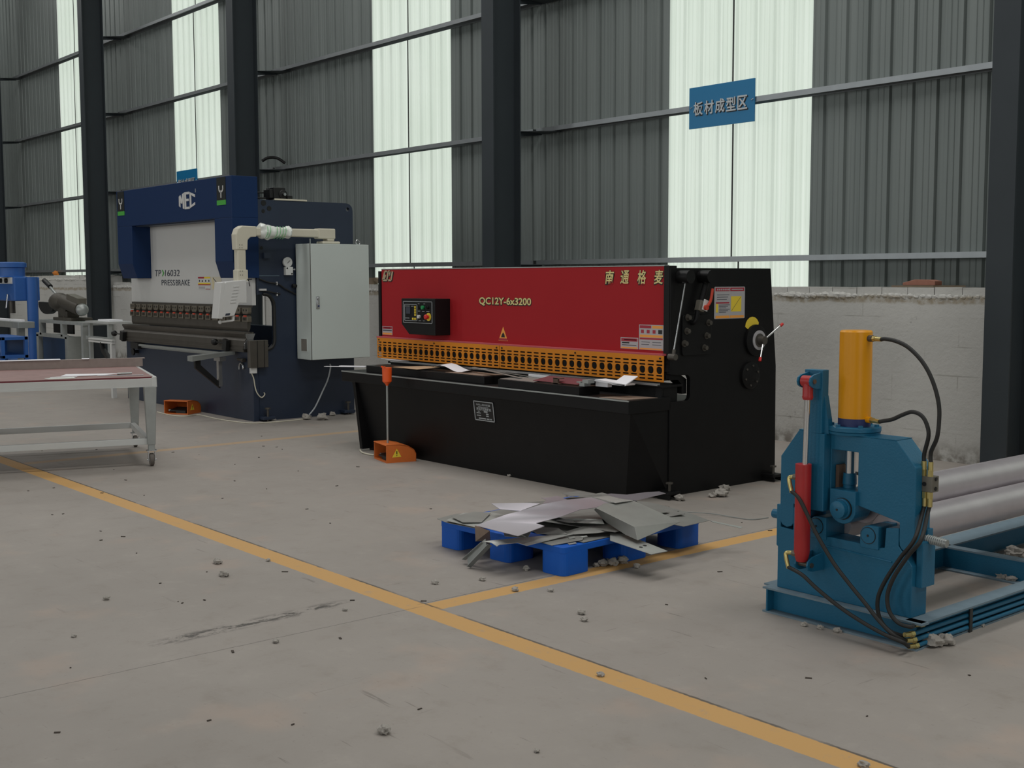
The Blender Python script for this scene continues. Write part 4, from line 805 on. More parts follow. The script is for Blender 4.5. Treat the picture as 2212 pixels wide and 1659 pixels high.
# ---------------------------------------------------------------- three-roll plate bender
HOSE = {'a':[(-2.818,4.365,1.247),(-2.797,4.36,1.25),(-2.748,4.36,1.243),(-2.694,4.36,1.222),(-2.641,4.36,1.181),(-2.6,4.36,1.131),(-2.568,4.36,1.068),(-2.548,4.36,1.001),(-2.544,4.36,0.94),(-2.551,4.36,0.865),(-2.59,4.385,0.8),(-2.59,4.385,0.755)],'b':[(-2.818,4.365,0.904),(-2.799,4.37,0.909),(-2.76,4.37,0.919),(-2.713,4.37,0.942),(-2.672,4.37,0.957),(-2.634,4.37,0.949),(-2.608,4.37,0.921),(-2.594,4.37,0.869),(-2.62,4.385,0.79),(-2.62,4.385,0.755)],'c':[(-2.612,4.385,0.58),(-2.612,4.37,0.55),(-2.571,4.25,0.465),(-2.632,4.25,0.379),(-2.699,4.25,0.271),(-2.731,4.25,0.187),(-2.72,4.25,0.112),(-2.674,4.25,0.07),(-2.613,4.25,0.063),(-2.6,4.25,0.073)],'d':[(-2.589,4.385,0.58),(-2.589,4.37,0.55),(-2.536,4.24,0.472),(-2.591,4.24,0.397),(-2.651,4.24,0.301),(-2.68,4.24,0.219),(-2.67,4.24,0.154),(-2.629,4.24,0.115),(-2.574,4.24,0.11),(-2.6,4.31,0.099)],'e':[(-3.139,4.209,0.585),(-3.096,4.2,0.565),(-3.051,4.2,0.502),(-2.998,4.2,0.42),(-2.914,4.2,0.316),(-2.833,4.2,0.24),(-2.759,4.2,0.177),(-2.692,4.2,0.118),(-2.623,4.2,0.073),(-2.598,4.246,0.047)],'f':[(-3.149,4.209,0.252),(-3.062,4.19,0.237),(-2.985,4.19,0.192),(-2.869,4.19,0.136),(-2.757,4.19,0.096),(-2.659,4.19,0.07),(-2.575,4.19,0.057),(-2.592,4.262,0.021)]}
def plate_roll():
    t = Thing('plate_roll', 'blue three-roll plate bending machine with yellow top cylinder and long steel rolls', 'plate rolling machine', (-2.96, 6.2, 0))
    B, E = M['rollblue'], M['edgegrey']  # E: paler than the blue, light caught on flanges put into colour
    YB = 8.05
    # base frame of channels
    f = t.p('end_channel', MB().box(-3.32, -2.60, 4.33, 4.338, .008, .107), B, 0.001)
    t.p('end_channel_flange', MB().box(-3.345, -2.55, 4.285, 4.34, .107, .115), E, parent=f, label='dusty grey top flange'); t.p('end_channel_flange', MB().box(-3.345, -2.57, 4.285, 4.34, 0, .008), E, parent=f)
    t.p('end_web', MB().box(-3.325, -3.317, 4.285, 4.33, .008, .107), B, parent=f)
    sb = t.p('side_channel', MB().box(-2.634, -2.626, 4.34, YB, .008, .107), B); t.p('channel_flange', MB().box(-2.634, -2.560, 4.30, YB, .107, .115), E, parent=sb); t.p('channel_flange', MB().box(-2.634, -2.575, 4.30, YB, 0, .008), E, parent=sb)
    sl = t.p('side_channel', MB().box(-3.262, -3.254, 4.34, YB, .008, .107), B); t.p('channel_flange', MB().box(-3.38, -3.24, 4.34, YB, .107, .115), E, parent=sl); t.p('channel_flange', MB().box(-3.34, -3.254, 4.34, YB, 0, .008), E, parent=sl)
    cr = t.p('cross_channel', MB().box(-3.254, -2.634, 5.655, 5.663, .008, .107), B); t.p('channel_flange', MB().box(-3.254, -2.634, 5.65, 5.71, .107, .115), E, parent=cr); t.p('channel_flange', MB().box(-3.254, -2.634, 5.61, 5.663, 0, .008), E, parent=cr)
    t.p('far_channel', MB().box(-3.32, -2.60, YB, YB+.1, 0, .115), B)
    for y0, far in ((4.33, False), (7.92, True)):
        y1 = y0+.115
        low = [(-3.300, .115), (-2.628, .115), (-2.628, .33), (-2.692, .405), (-2.692, .478), (-2.752, .470), (-2.757, .385), (-2.79, .38), (-2.87, .385), (-3.02, .388), (-3.055, .385), (-3.125, .392), (-3.128, .49), (-3.218, .49), (-3.218, .388), (-3.285, .392), (-3.285, .492), (-3.308, .492), (-3.308, .305), (-3.300, .30)]
        lf = t.p('lower_frame', MB().prism(low, 'xz', y0, y1), B, 0.003)
        t.p('end_cheek', MB().box(-2.688, -2.612, y1-.03, y1+.012, .255, .475).box(-2.628, -2.60, y0+.03, y1+.012, .24, .43), B, 0.003, parent=lf)
        cap = [(-3.290, .43)]+[(-3.2525+.0375*math.cos(R(a)), .430+.035*math.sin(R(a))) for a in (200, 230, 270, 310, 340)]+[(-3.217, .43), (-3.217, .505), (-3.150, .500), (-3.14, .505), (-3.025, .503), (-3.025, .770), (-2.892, .770), (-2.892, .545), (-2.690, .503), (-2.690, .43)]+[(-2.6555+.0345*math.cos(R(a)), .42+.035*math.sin(R(a))) for a in (200, 230, 270, 310, 340)]+[(-2.621, .43), (-2.621, .735), (-2.713, .838), (-3.195, .838), (-3.290, .712)]
        t.p('upper_yoke', MB().prism(cap, 'xz', y0, y1), B, 0.003)
        t.p('top_pad', MB().prism([(-3.195, y0), (-2.713, y0), (-2.713, y1+.0), (-3.195, y1)], 'xy', .838, .841), B)
        bb = [(-3.015, .604), (-2.888, .604), (-2.888, .52)]+[(-2.9515+.0635*math.cos(R(a)), .520+.060*math.sin(R(a))) for a in range(-15, -180, -15)]+[(-3.015, .52)]
        bk = t.p('top_bearing', MB().prism(bb, 'xz', y0-.02, y1-.02), B, 0.003)
        t.p('bearing_recess', MB().lathe((-2.950, y0-.02, .525), (0, -1, 0), [(0, .047), (.003, .047)], 28), M['ink'], parent=bk)
        t.p('shaft_end', MB().lathe((-2.952, y0-.02, .525), (0, -1, 0), [(0, .044), (.012, .044), (.014, .042), (.014, .037), (.036, .037), (.038, .034)], 28), B, parent=bk)
        t.p('centre_hole', MB().cyl((-2.952, y0-.058, .525), (-2.952, y0-.060, .525), .005, n=10), M['ink'], parent=bk)
        for xc in (-2.826, -3.085):
            sd = [(xc-.044, .43)]+[(xc+.044*math.cos(R(a)), .43+.040*math.sin(R(a))) for a in (165, 140, 115, 90)]+[(xc+.044, .470), (xc+.044, .372), (xc-.044, .372)]
            b2 = t.p('lower_bearing', MB().prism(sd, 'xz', y0-.008, y1+.05), B, 0.003)
            t.p('bearing_ring', MB().lathe((xc-.004, y0-.008, .427), (0, -1, 0), [(0, .036), (.0015, .036)], 26), M['ink'], parent=b2)
            t.p('shaft_end', MB().lathe((xc-.004, y0-.008, .427), (0, -1, 0), [(0, .033), (.003, .033)], 26), B, parent=b2)
            t.p('centre_hole', MB().cyl((xc-.004, y0-.011, .427), (xc-.004, y0-.013, .427), .005, n=10), M['ink'], parent=b2)
        # screwdown: chrome rod inside the yoke slot
        rd = t.p('screwdown_rod', MB().cyl((-2.972, y0+.06, .665), (-2.972, y0+.06, .84), .022), M['chrome'], label='chrome piston rod')
        t.p('rod_coupling', MB().lathe((-2.972, y0+.06, .60), (0, 0, 1), [(0, .027), (.018, .027), (.02, .030), (.045, .029), (.068, .027)], 18), B, parent=rd)
        t.p('slot_liner', MB().box(-3.022, -3.006, y0+.03, y1+.02, .60, .70), M['rust'], parent=rd)
        # top cylinder
        cy = t.p('top_cylinder', MB().lathe((-2.956, y0+.06, .905), (0, 0, 1), [(0, .0675), (.368, .0675), (.375, .062)], 32), M['yellow'], label='tall yellow hydraulic cylinder')
        t.p('cylinder_foot', MB().cyl((-2.956, y0+.06, .86), (-2.956, y0+.06, .907), .068, n=32), M['bluecap'], parent=cy, label='dark blue band at the cylinder foot')
        fl = t.p('cylinder_flange', MB().lathe((-2.956, y0+.06, .841), (0, 0, 1), [(0, .108), (.010, .110), (.012, .106), (.014, .112), (.030, .112), (.032, .108)], 36), B, parent=cy)
        for a in (20, 80, 140, 200, 260, 320):
            t.p('flange_bolt', MB().cyl((-2.956+.095*math.cos(R(a)), y0+.06+.095*math.sin(R(a)), .87), (-2.956+.095*math.cos(R(a)), y0+.06+.095*math.sin(R(a)), .883), .011, n=6), B, parent=cy, smooth=False)
        if far: continue
        # threaded adjusting bolts through the cheeks
        sc = MB().cyl((-2.63, 4.415, .436), (-2.525, 4.415, .430), .0165, n=14); t.p('adjusting_bolt', sc, M['galv'])
        for k in range(9): t.p('bolt_thread', MB().lathe((-2.615+.009*k, 4.415, .4355-.0006*k), (1, 0, -.057), [(0, .0165), (.003, .019), (.006, .0165)], 14), M['galv'])
        t.p('adjusting_bolt', MB().cyl((-3.30, 4.38, .435), (-3.362, 4.38, .435), .021, n=14), B)
        # backstop post and its red return cylinder
        ps = t.p('post', MB().box(-3.137, -3.030, 4.283, 4.330, .503, .838).box(-3.137, -3.046, 4.283, 4.33, .838, 1.11), B, 0.003)
        t.p('post_gusset', MB().prism([(-3.046, 1.0), (-3.046, .838), (-3.02, .838), (-3.026, .90)], 'xz', 4.30, 4.33), B, parent=ps)
        rc = t.p('return_cylinder', MB().lathe((-3.099, 4.235, .283), (0, 0, 1), [(0, .024), (.02, .030), (.045, .034), (.424, .034)], 24), M['redcyl'], label='red hydraulic cylinder')
        t.p('piston_rod', MB().cyl((-3.090, 4.235, .705), (-3.084, 4.235, 1.0), .0125, n=16), M['chrome'], parent=rc)
        t.p('rod_clevis', MB().lathe((-3.084, 4.235, .985), (0, 0, 1), [(0, .020), (.012, .024), (.018, .022), (.06, .022), (.085, .020)], 18).cyl((-3.108, 4.235, 1.064), (-3.060, 4.235, 1.064), .024, n=18), M['redcyl'], parent=rc)
        for x in (-3.118, -3.056):
            t.p('clevis_plate', MB().prism([(4.283, 1.03), (4.283, 1.10), (4.235, 1.092)]+[(4.232+.026*math.cos(R(a)), 1.064+.026*math.sin(R(a))) for a in (100, 140, 180, 220, 260)]+[(4.25, 1.032)], 'yz', x-.004, x+.004), B, parent=ps)
            t.p('foot_plate', MB().prism([(4.33, .24), (4.33, .315), (4.25, .305)]+[(4.238+.026*math.cos(R(a)), .272+.026*math.sin(R(a))) for a in (100, 140, 180, 220, 260)]+[(4.25, .243)], 'yz', x-.004, x+.004), B, parent=rc)
        t.p('clevis_pin', MB().cyl((-3.125, 4.233, 1.064), (-3.046, 4.233, 1.064), .010, n=12), M['rust'], parent=ps); t.p('foot_pin', MB().cyl((-3.125, 4.238, .272), (-3.046, 4.238, .272), .011, n=12), M['tool'], parent=rc)
        for z, x2 in ((.645, -3.140), (.312, -3.150)):
            t.p('elbow_fitting', MB().tube([(-3.118, 4.225, z+.004), (x2-.012, 4.215, z), (x2-.014, 4.212, z-.018), (x2+.002, 4.21, z-.065)], .0095, 10, 5), M['brass'], parent=rc)
            t.p('port_boss', MB().cyl((-3.10, 4.225, z+.004), (-3.138, 4.220, z+.003), .014, n=6), M['block'], parent=rc, smooth=False)
        t.p('weld_bead', MB().tube([(-3.05, 4.328, .345), (-2.95, 4.327, .342), (-2.85, 4.327, .338), (-2.72, 4.327, .333)], .004, 6), B)
        # distributor block with its fittings
        vb = t.p('distributor_block', MB().box(-2.640, -2.575, 4.375, 4.425, .636, .700), M['block'], 0.002)
        for dx, dz in ((-2.575, .690), (-2.575, .650)): t.p('block_screw', MB().cyl((dx, 4.40, dz), (dx+.004, 4.40, dz), .008, n=10), M['ink'], parent=vb)
        t.p('block_screw', MB().cyl((-2.61, 4.375, .668), (-2.61, 4.372, .668), .009, n=10), M['ink'], parent=vb)
        for x, s_ in ((-2.620, 1), (-2.590, 1), (-2.612, -1), (-2.589, -1)):
            z0 = .700 if s_ > 0 else .636
            t.p('hose_fitting', MB().cyl((x, 4.385, z0), (x, 4.385, z0+s_*.026), .0125, n=6).cyl((x, 4.385, z0+s_*.026), (x, 4.385, z0+s_*.060), .0105, n=14), M['brass'], parent=vb)
        for z, p in ((1.248, 0), (.905, 1)):
            t.p('port_fitting', MB().cyl((-2.895, 4.385, z), (-2.868, 4.38, z), .014, n=12), M['yellow'] if p else M['tool'], parent=cy)
            t.p('hose_fitting', MB().cyl((-2.870, 4.38, z), (-2.852, 4.375, z), .0125, n=6).cyl((-2.852, 4.375, z), (-2.818, 4.365, z-.001), .0095, n=14), M['brass'], parent=cy)
        lab = dict(a='long black hose arching from the cylinder top', b='black hose from the cylinder foot', c='black hose below the distributor block', d='black hose below the distributor block', e='black hose from the red cylinder top', f='black hose from the red cylinder foot')
        for k in 'abcdef':
            t.p('hydraulic_hose', MB().tube(HOSE[k], .0085, 12, 6), M['rubber'], label=lab[k])
    # rolls
    t.p('top_roll', MB().cyl((-2.95, 4.36, .525), (-2.95, 7.98, .525), .043).cyl((-2.95, 4.46, .525), (-2.95, 7.90, .525), .080, n=48), M['roll'], label='upper bright steel roll')
    for xc in (-2.826, -3.085): t.p('lower_roll', MB().cyl((xc, 4.36, .427), (xc, 7.98, .427), .033).cyl((xc, 4.46, .427), (xc, 7.90, .427), .077, n=48), M['roll'], label='lower bright steel roll')
    # four supply pipes lying in the side channel
    for z, x in ((.098, -2.585), (.072, -2.583), (.046, -2.581), (.020, -2.579)):
        y = {.098: 4.36, .072: 4.285, .046: 4.295, .020: 4.31}[z]
        t.p('supply_pipe', MB().cyl((x, y, z), (x, 8.0, z), .0095, n=14), B)
        t.p('pipe_fitting', MB().cyl((x, y-.002, z), (x-.004, y-.022, z), .0125, n=6).cyl((x-.004, y-.022, z), (x-.012, y-.050, z+.001), .0105, n=14), M['brass'])
    for y in (4.70, 6.3): t.p('pipe_clip', MB().box(-2.572, -2.566, y-.012, y+.012, .0, .112), M['charcoal'], 0.002)
plate_roll()

# ---------------------------------------------------------------- blue pallet with steel offcuts
def pallet():
    t = Thing('plastic_pallet', 'blue plastic nine-leg pallet carrying a heap of sheet-metal offcuts', 'pallet', (-4.905, 4.55, 0), None, R(3.0), local=True)
    hx, hy = .49, .555
    t.p('deck', MB().prism(rrect(-hx, hx, -hy, hy, .03, 3), 'xy', .115, .150), M['pallet'], 0.004)
    for i, x in enumerate((-1, 0, 1)):
        for j, y in enumerate((-1, 0, 1)):
            w, d = .085, .10
            cx, cy = x*(hx-w), y*(hy-d)
            t.p('leg', MB().prism(rrect(cx-w, cx+w, cy-d, cy+d, .035, 4), 'xy', 0.0, .118), M['pallet'], 0.002)
pallet()
SCRAP = {'big_left':[(-4.865,3.838,0.215),(-4.857,3.91,0.23),(-4.814,4.006,0.26),(-4.801,4.089,0.27),(-4.75,4.206,0.3),(-4.719,4.358,0.31),(-4.685,4.503,0.31),(-4.584,4.534,0.29),(-4.532,4.383,0.29),(-4.543,4.279,0.29),(-4.545,4.146,0.27),(-4.578,4.003,0.25),(-4.515,4.007,0.245),(-4.525,3.838,0.215)],'big_right':[(-4.523,4.381,0.29),(-4.57,4.489,0.295),(-4.532,4.678,0.29),(-4.217,4.703,0.22),(-4.21,4.374,0.17),(-4.249,4.391,0.23)],'flap':[(-4.523,4.381,0.29),(-4.249,4.391,0.23),(-4.21,4.374,0.17),(-4.308,4.387,0.18),(-4.48,4.415,0.215),(-4.567,4.41,0.27)],'grey_right':[(-4.831,4.998,0.21),(-4.796,5.024,0.205),(-4.739,5.065,0.2),(-4.509,5.083,0.18),(-4.319,5.056,0.165),(-4.28,4.8,0.172),(-4.372,4.765,0.18)],'strip_right':[(-4.302,5.056,0.165),(-4.287,5.069,0.163),(-4.18,5.17,0.135),(-4.168,5.143,0.133),(-4.278,5.04,0.163)],'perforated':[(-4.425,4.388,0.168),(-4.369,4.442,0.166),(-4.063,4.437,0.13),(-4.061,4.316,0.132),(-4.325,4.289,0.162)],'brown':[(-4.906,3.865,0.205),(-4.774,3.858,0.2),(-4.908,3.971,0.11),(-4.942,3.897,0.11)],'lower':[(-4.723,3.771,0.165),(-4.659,3.911,0.17),(-4.571,4.06,0.178),(-4.499,4.199,0.18),(-4.516,3.995,0.165),(-4.526,3.898,0.157),(-4.589,3.89,0.163),(-4.632,3.809,0.158),(-4.619,3.779,0.155),(-4.687,3.797,0.16)],'left1':[(-5.38,3.966,0.155),(-5.382,4.102,0.165),(-5.269,4.197,0.175),(-5.147,4.217,0.18),(-4.999,3.941,0.165),(-5.243,3.935,0.158)],'left2':[(-5.26,3.938,0.168),(-5.325,4.108,0.178),(-5.196,4.206,0.19),(-5.044,4.182,0.2),(-4.96,3.913,0.18)],'left3':[(-5.267,3.982,0.182),(-5.246,4.129,0.195),(-5.136,4.157,0.2),(-5.007,3.989,0.19),(-5.092,3.928,0.185)],'back_bent':[(-5.113,4.141,0.26),(-5.006,4.118,0.245),(-4.879,4.156,0.25),(-4.85,4.274,0.28),(-4.902,4.245,0.28),(-5.032,4.206,0.265)],'back_left':[(-5.059,4.465,0.26),(-4.966,4.421,0.265),(-4.877,4.314,0.27),(-4.786,4.424,0.29),(-4.961,4.5,0.28),(-4.995,4.467,0.27)],'far_left':[(-5.237,4.784,0.225),(-5.199,4.893,0.23),(-4.978,4.825,0.25),(-4.897,4.788,0.26),(-4.922,4.672,0.265),(-5.034,4.668,0.25)],'far_light':[(-4.702,4.526,0.305),(-4.669,4.618,0.305),(-4.599,4.634,0.3),(-4.575,4.535,0.3)],'far_chip':[(-4.575,4.515,0.305),(-4.584,4.623,0.302),(-4.526,4.664,0.295),(-4.521,4.525,0.3)],'far_long':[(-5.079,5.004,0.215),(-5.072,5.036,0.215),(-5.003,5.1,0.21),(-5.025,5.291,0.2),(-5.028,5.41,0.19),(-4.977,5.414,0.185),(-4.816,4.986,0.215),(-4.85,4.891,0.23)],'mid_a':[(-4.673,4.232,0.222),(-4.614,4.306,0.23),(-4.514,4.414,0.225),(-4.462,4.381,0.215),(-4.608,4.257,0.215)],'mid_b':[(-4.552,4.189,0.185),(-4.557,4.326,0.195),(-4.466,4.432,0.195),(-4.401,4.419,0.185),(-4.444,4.312,0.178),(-4.523,4.172,0.175)],'mid_c':[(-4.665,4.056,0.19),(-4.652,4.125,0.2),(-4.595,4.172,0.2),(-4.51,4.163,0.182),(-4.617,4.046,0.182)],'under':[(-4.531,3.996,0.16),(-4.529,4.177,0.166),(-4.468,4.242,0.168),(-4.425,4.188,0.162),(-4.461,4.01,0.153)],'chip_a':[(-4.493,4.153,0.168),(-4.486,4.19,0.17),(-4.465,4.177,0.168),(-4.476,4.144,0.166)],'chip_b':[(-4.459,4.204,0.17),(-4.455,4.246,0.172),(-4.442,4.241,0.17),(-4.451,4.21,0.168)],'chip_c':[(-4.434,4.093,0.155),(-4.429,4.143,0.156),(-4.408,4.133,0.155),(-4.416,4.089,0.154)],'mid_d':[(-4.758,3.929,0.205),(-4.642,3.941,0.2),(-4.613,4.011,0.212),(-4.58,3.95,0.18),(-4.684,3.883,0.182)],'chan':[(-4.803,3.835,0.135),(-4.737,3.828,0.135),(-4.883,3.823,0.012),(-4.943,3.817,0.012),(-4.852,3.779,-0.0)]}
SL = dict(
 big_left=('scrap', 'largest pale arched sheet with a notched edge, on top of the heap'), big_right=('scrapd', 'large tilted sheet at the right of the heap, folded along its left edge'),
 grey_right=('scrapd', 'blue-grey sheet sticking out to the right of the heap'), strip_right=('scrapw', 'narrow strip hanging out furthest to the right of the heap'),
 perforated=('scrapw', 'galvanised strip with two round holes, hanging off the pallet front right'), brown=('scrapb', 'brownish plate hanging down over the left front pallet edge'),
 lower=('scrapw', 'ragged-edged strip lying along the front edge of the pallet'), left1=('scrapd', 'lowest sheet of the little stack on the left pallet corner'),
 left2=('scrapw', 'middle sheet of the little stack on the left pallet corner'), left3=('scrapd', 'uppermost sheet of the little stack on the left pallet corner'),
 back_bent=('scrap', 'bent lilac-grey sheet behind the largest arched sheet, at left'), back_left=('scrap', 'small pale sheet standing up at the back of the heap'),
 far_left=('scrapd', 'jagged dark offcut at the far top of the heap'), far_light=('scrapw', 'light rectangle lying at the far top of the heap'), far_chip=('scrapw', 'light jagged chip beside the light rectangle on the heap'),
 far_long=('scrap', 'wide dark sheet reaching from the heap toward the shear'), mid_a=('scrapw', 'slotted pale strip in the hollow under the arched sheet'), mid_b=('scrapd', 'broad grey plate low in the middle of the heap'),
 mid_c=('scrapd', 'grey plate just under the notch of the arched sheet'), under=('scrapd', 'dark sheet lying flat at the front of the pallet deck'),
 chip_a=('scrapw', 'small bright chip in the front middle of the heap, left one'), chip_b=('scrapw', 'small bright chip in the front middle of the heap, right one'), chip_c=('scrapw', 'small bright chip lying on the bare blue deck'), mid_d=('scrapd', 'dark sheet edge peeping out beneath the arched sheet, front left'))
def fold_mesh(a, b):
    m = MB().sheet(a, .002); q = MB().sheet(b, .002); return m.add(q.v, q.f)
for k, (mk, lab) in SL.items():
    if k == 'big_right': mb = fold_mesh(SCRAP['big_right'], SCRAP['flap'])
    elif k == 'far_long': mb = MB().sheet(SCRAP[k], .002)
    else: mb = MB().sheet(SCRAP[k], .0022)
    if k == 'strip_right': q = MB().sheet([SCRAP['grey_right'][4], SCRAP[k][0], SCRAP[k][4]], .0022); mb.add(q.v, q.f)
    o = solo('metal_offcut', mb, M[mk], lab, 'sheet metal offcut', 'offcuts heaped on the blue pallet', smooth=True)
    if k == 'perforated':
        for h in ((-4.357, 4.318), ):
            pass
def cut_marks():
    p = [Vector(v) for v in SCRAP['perforated']]; o = [x for x in COL.objects if x.get('label', '').startswith('galvanised strip')][0]
    a = p[2]*.5+p[3]*.5; u = (p[1]-p[2]).normalized(); v = (p[3]-p[2]).normalized(); n = u.cross(v).normalized(); n = n if n.z > 0 else -n
    for s, q in ((.115, -.012), (.105, .028)):
        c = a+u*s+v*q
        h = mesh_obj('punched_hole', MB().cyl(c+n*.0006, c+n*.0012, .010, n=16), M['ink'], o, o.location); h['label'] = 'round punched hole'
cut_marks()
c = [Vector(q) for q in SCRAP['chan']]
ch = MB().bar((c[0]+c[1])/2, (c[2]+c[3])/2+Vector((0, 0, .012)), .06, .002, up=(0, -1, .4)).bar(c[1]+Vector((0, 0, -.0)), c[4]+Vector((0, 0, .006)), .002, .03, up=(0, -1, .4)).bar(c[0], c[3]+Vector((0, 0, .01)), .002, .026, up=(0, -1, .4))
solo('steel_channel', ch, M['galv'], 'short galvanised channel leaning from the pallet down to the floor', 'steel channel')
# filler sheets buried in the heap, only their edges showing
random.seed(11)
for k, (x, y, z, w, d, a, lab) in enumerate(((-4.86, 4.60, .155, .86, .92, 4, 'wide sheet at the very bottom of the heap'), (-4.90, 4.66, .172, .80, .80, -9, 'second sheet up from the bottom of the heap'), (-4.80, 4.62, .190, .72, .70, 14, 'sheet buried mid-height in the heap'), (-4.85, 4.64, .208, .62, .66, -5, 'sheet buried just beneath the arched top sheet'))):
    solo('metal_offcut', MB().obb((x, y, z), (w, d, .0025), (R(random.uniform(-3, 3)), R(random.uniform(-3, 3)), R(a))), M['scrapd'], lab, 'sheet metal offcut', 'offcuts heaped on the blue pallet')

# ---------------------------------------------------------------- rolling work table
def table():
    a = Vector((-.967, .253, 0)).normalized(); b = Vector((-.287, -.958, 0)).normalized()   # a: depth, b: length, from the near right corner
    th = math.atan2(-b.y, -b.x)                # local +x runs back along the front edge to the near right corner
    t = Thing('rolling_table', 'white framed rolling work table with worn maroon board top', 'work table', (-9.80, 3.56, 0), None, th, local=True)
    inv = t.r.matrix_basis if False else Matrix.Translation((-9.80, 3.56, 0)) @ Matrix.Rotation(th, 4, 'Z'); inv = inv.inverted()
    def L(x, y, z): return inv @ Vector((x, y, z))
    fr = L(-9.18, 3.99, 0); x1 = fr.x; y0 = fr.y; D = 1.30; LEN = 1.36
    x0 = x1-LEN; y1 = y0+D if L(-9.18, 3.99, 0).y < L(-10.4, 4.3, 0).y else y0-D
    lo, hi = min(y0, y1), max(y0, y1)
    t.p('top_frame', MB().box(x0, x1, lo, lo+.04, .645, .715).box(x0, x1, hi-.04, hi, .645, .715).box(x0, x0+.04, lo, hi, .645, .715).box(x1-.04, x1, lo, hi, .645, .7255), M['frame'], 0.003)
    t.p('board_top', MB().box(x0+.004, x1-.03, lo+.004, hi-.004, .7155, .7275), M['maroon'], 0.001)
    t.p('board_edge', MB().box(x0+.004, x1-.035, lo+.0005, lo+.006, .714, .7265), M['maroonedge'], label='bare dark maroon board edge')
    for cx in (x0+.05, x1-.05):
        for cy in (lo+.045, hi-.045):
            lg = MB()
            lg.add([(cx-.048, cy-.048, .645), (cx+.048, cy-.048, .645), (cx+.048, cy+.048, .645), (cx-.048, cy+.048, .645), (cx-.03, cy-.03, .175), (cx+.03, cy-.03, .175), (cx+.03, cy+.03, .175), (cx-.03, cy+.03, .175)],
                   [(0, 1, 2, 3), (7, 6, 5, 4), (0, 4, 5, 1), (1, 5, 6, 2), (2, 6, 7, 3), (3, 7, 4, 0)])
            lg.box(cx-.025, cx+.025, cy-.025, cy+.025, .13, .23)
            l = t.p('leg', lg, M['galv'], 0.003)
            c = t.p('caster_fork', MB().box(cx-.04, cx+.04, cy-.03, cy+.03, .122, .130).box(cx-.028, cx-.022, cy-.02, cy+.02, .04, .122).box(cx+.022, cx+.028, cy-.02, cy+.02, .04, .122).cyl((cx-.036, cy, .052), (cx+.036, cy, .052), .006, n=8), M['steel'], parent=l)
            t.p('caster_wheel', MB().lathe((cx-.018, cy, .0525), (1, 0, 0), [(0, .040), (.004, .050), (.018, .052), (.032, .050), (.036, .040)], 22), M['wheel'], parent=l)
    t.p('lower_rail', MB().box(x0+.07, x1-.07, lo+.05, lo+.09, .175, .225), M['frame'], 0.002); t.p('lower_rail', MB().box(x0+.07, x1-.07, hi-.09, hi-.05, .175, .225), M['frame'], 0.002)
    t.p('lower_rail', MB().box(x1-.09, x1-.05, lo+.07, hi-.07, .175, .225), M['frame'], 0.002); t.p('lower_rail', MB().box(x0+.05, x0+.09, lo+.07, hi-.07, .175, .225), M['frame'], 0.002)
    back = MB().box(x0, x1+.03, hi-.075, hi-.068, .728, .800).box(x0, x1+.05, hi-.075, hi-.02, .797, .803)
    inv2 = inv.inverted()
    solo('steel_angle', back.xf(inv2), mat('brown_primer_angle', (140, 128, 122), .6, .1, .2, 20), 'long brownish steel angle along the back edge of the work table', 'steel angle', bevel=0.001)
    for u0, u1, n_ in ((x0, x0+.70, 'left'), (x0+.88, x1-.42, 'right')):
        solo('white_plate', MB().box(u0, u1, hi-.085, hi+.02, .8035, .808).xf(inv2), M['paper'], '%s one of the two white plates lying on the brown steel angle' % n_, 'plate', 'white plates on the steel angle')
    pts = [(.10, .62), (.30, .56), (.62, .55), (.80, .60), (.72, .64), (.46, .74), (.28, .72)]
    def onT(u, v, z): return inv2 @ Vector((x1-u*.72, lo+v*.42, z))
    q = lambda P, z: MB().sheet([onT(u, v, z+dz) for u, v, dz in P], .0012)
    solo('crumpled_paper', q([(.92, .86, .012), (.98, .78, .0), (.80, .62, .002), (.52, .58, .004), (.34, .66, .012), (.42, .74, .006), (.62, .86, .008)], .7295), M['paper'], 'large crumpled white paper on the maroon table top', 'paper')
    solo('white_ruler', MB().bar(onT(1.10, .34, .734), onT(.82, .46, .734), .02, .008), M['paper'], 'white strip lying in front of the crumpled paper on the table', 'strip')
    solo('clear_wrapper', q([(1.12, .14, .0), (1.16, .26, .004), (.86, .34, .006), (.84, .18, .0)], .7295), M['film'], 'pale wrapper near the front edge of the table, under the white strip', 'wrapper')
    solo('small_tool', MB().cyl(onT(.36, .72, .737), onT(.24, .76, .737), .008).box(0, 0, 0, 0, 0, 0) if False else MB().cyl(onT(.38, .70, .7365), onT(.22, .74, .7365), .008, n=8), M['galv'], 'short metal rod on the table beside the crumpled paper', 'rod')
    solo('thin_wire', MB().tube([onT(.60, .52, .732), onT(.42, .42, .732), (onT(.26, .34, .732)), onT(.12, .32, .732)], .0035, 6), M['letter'], 'pale thin cord across the near corner of the table', 'cord')
table()

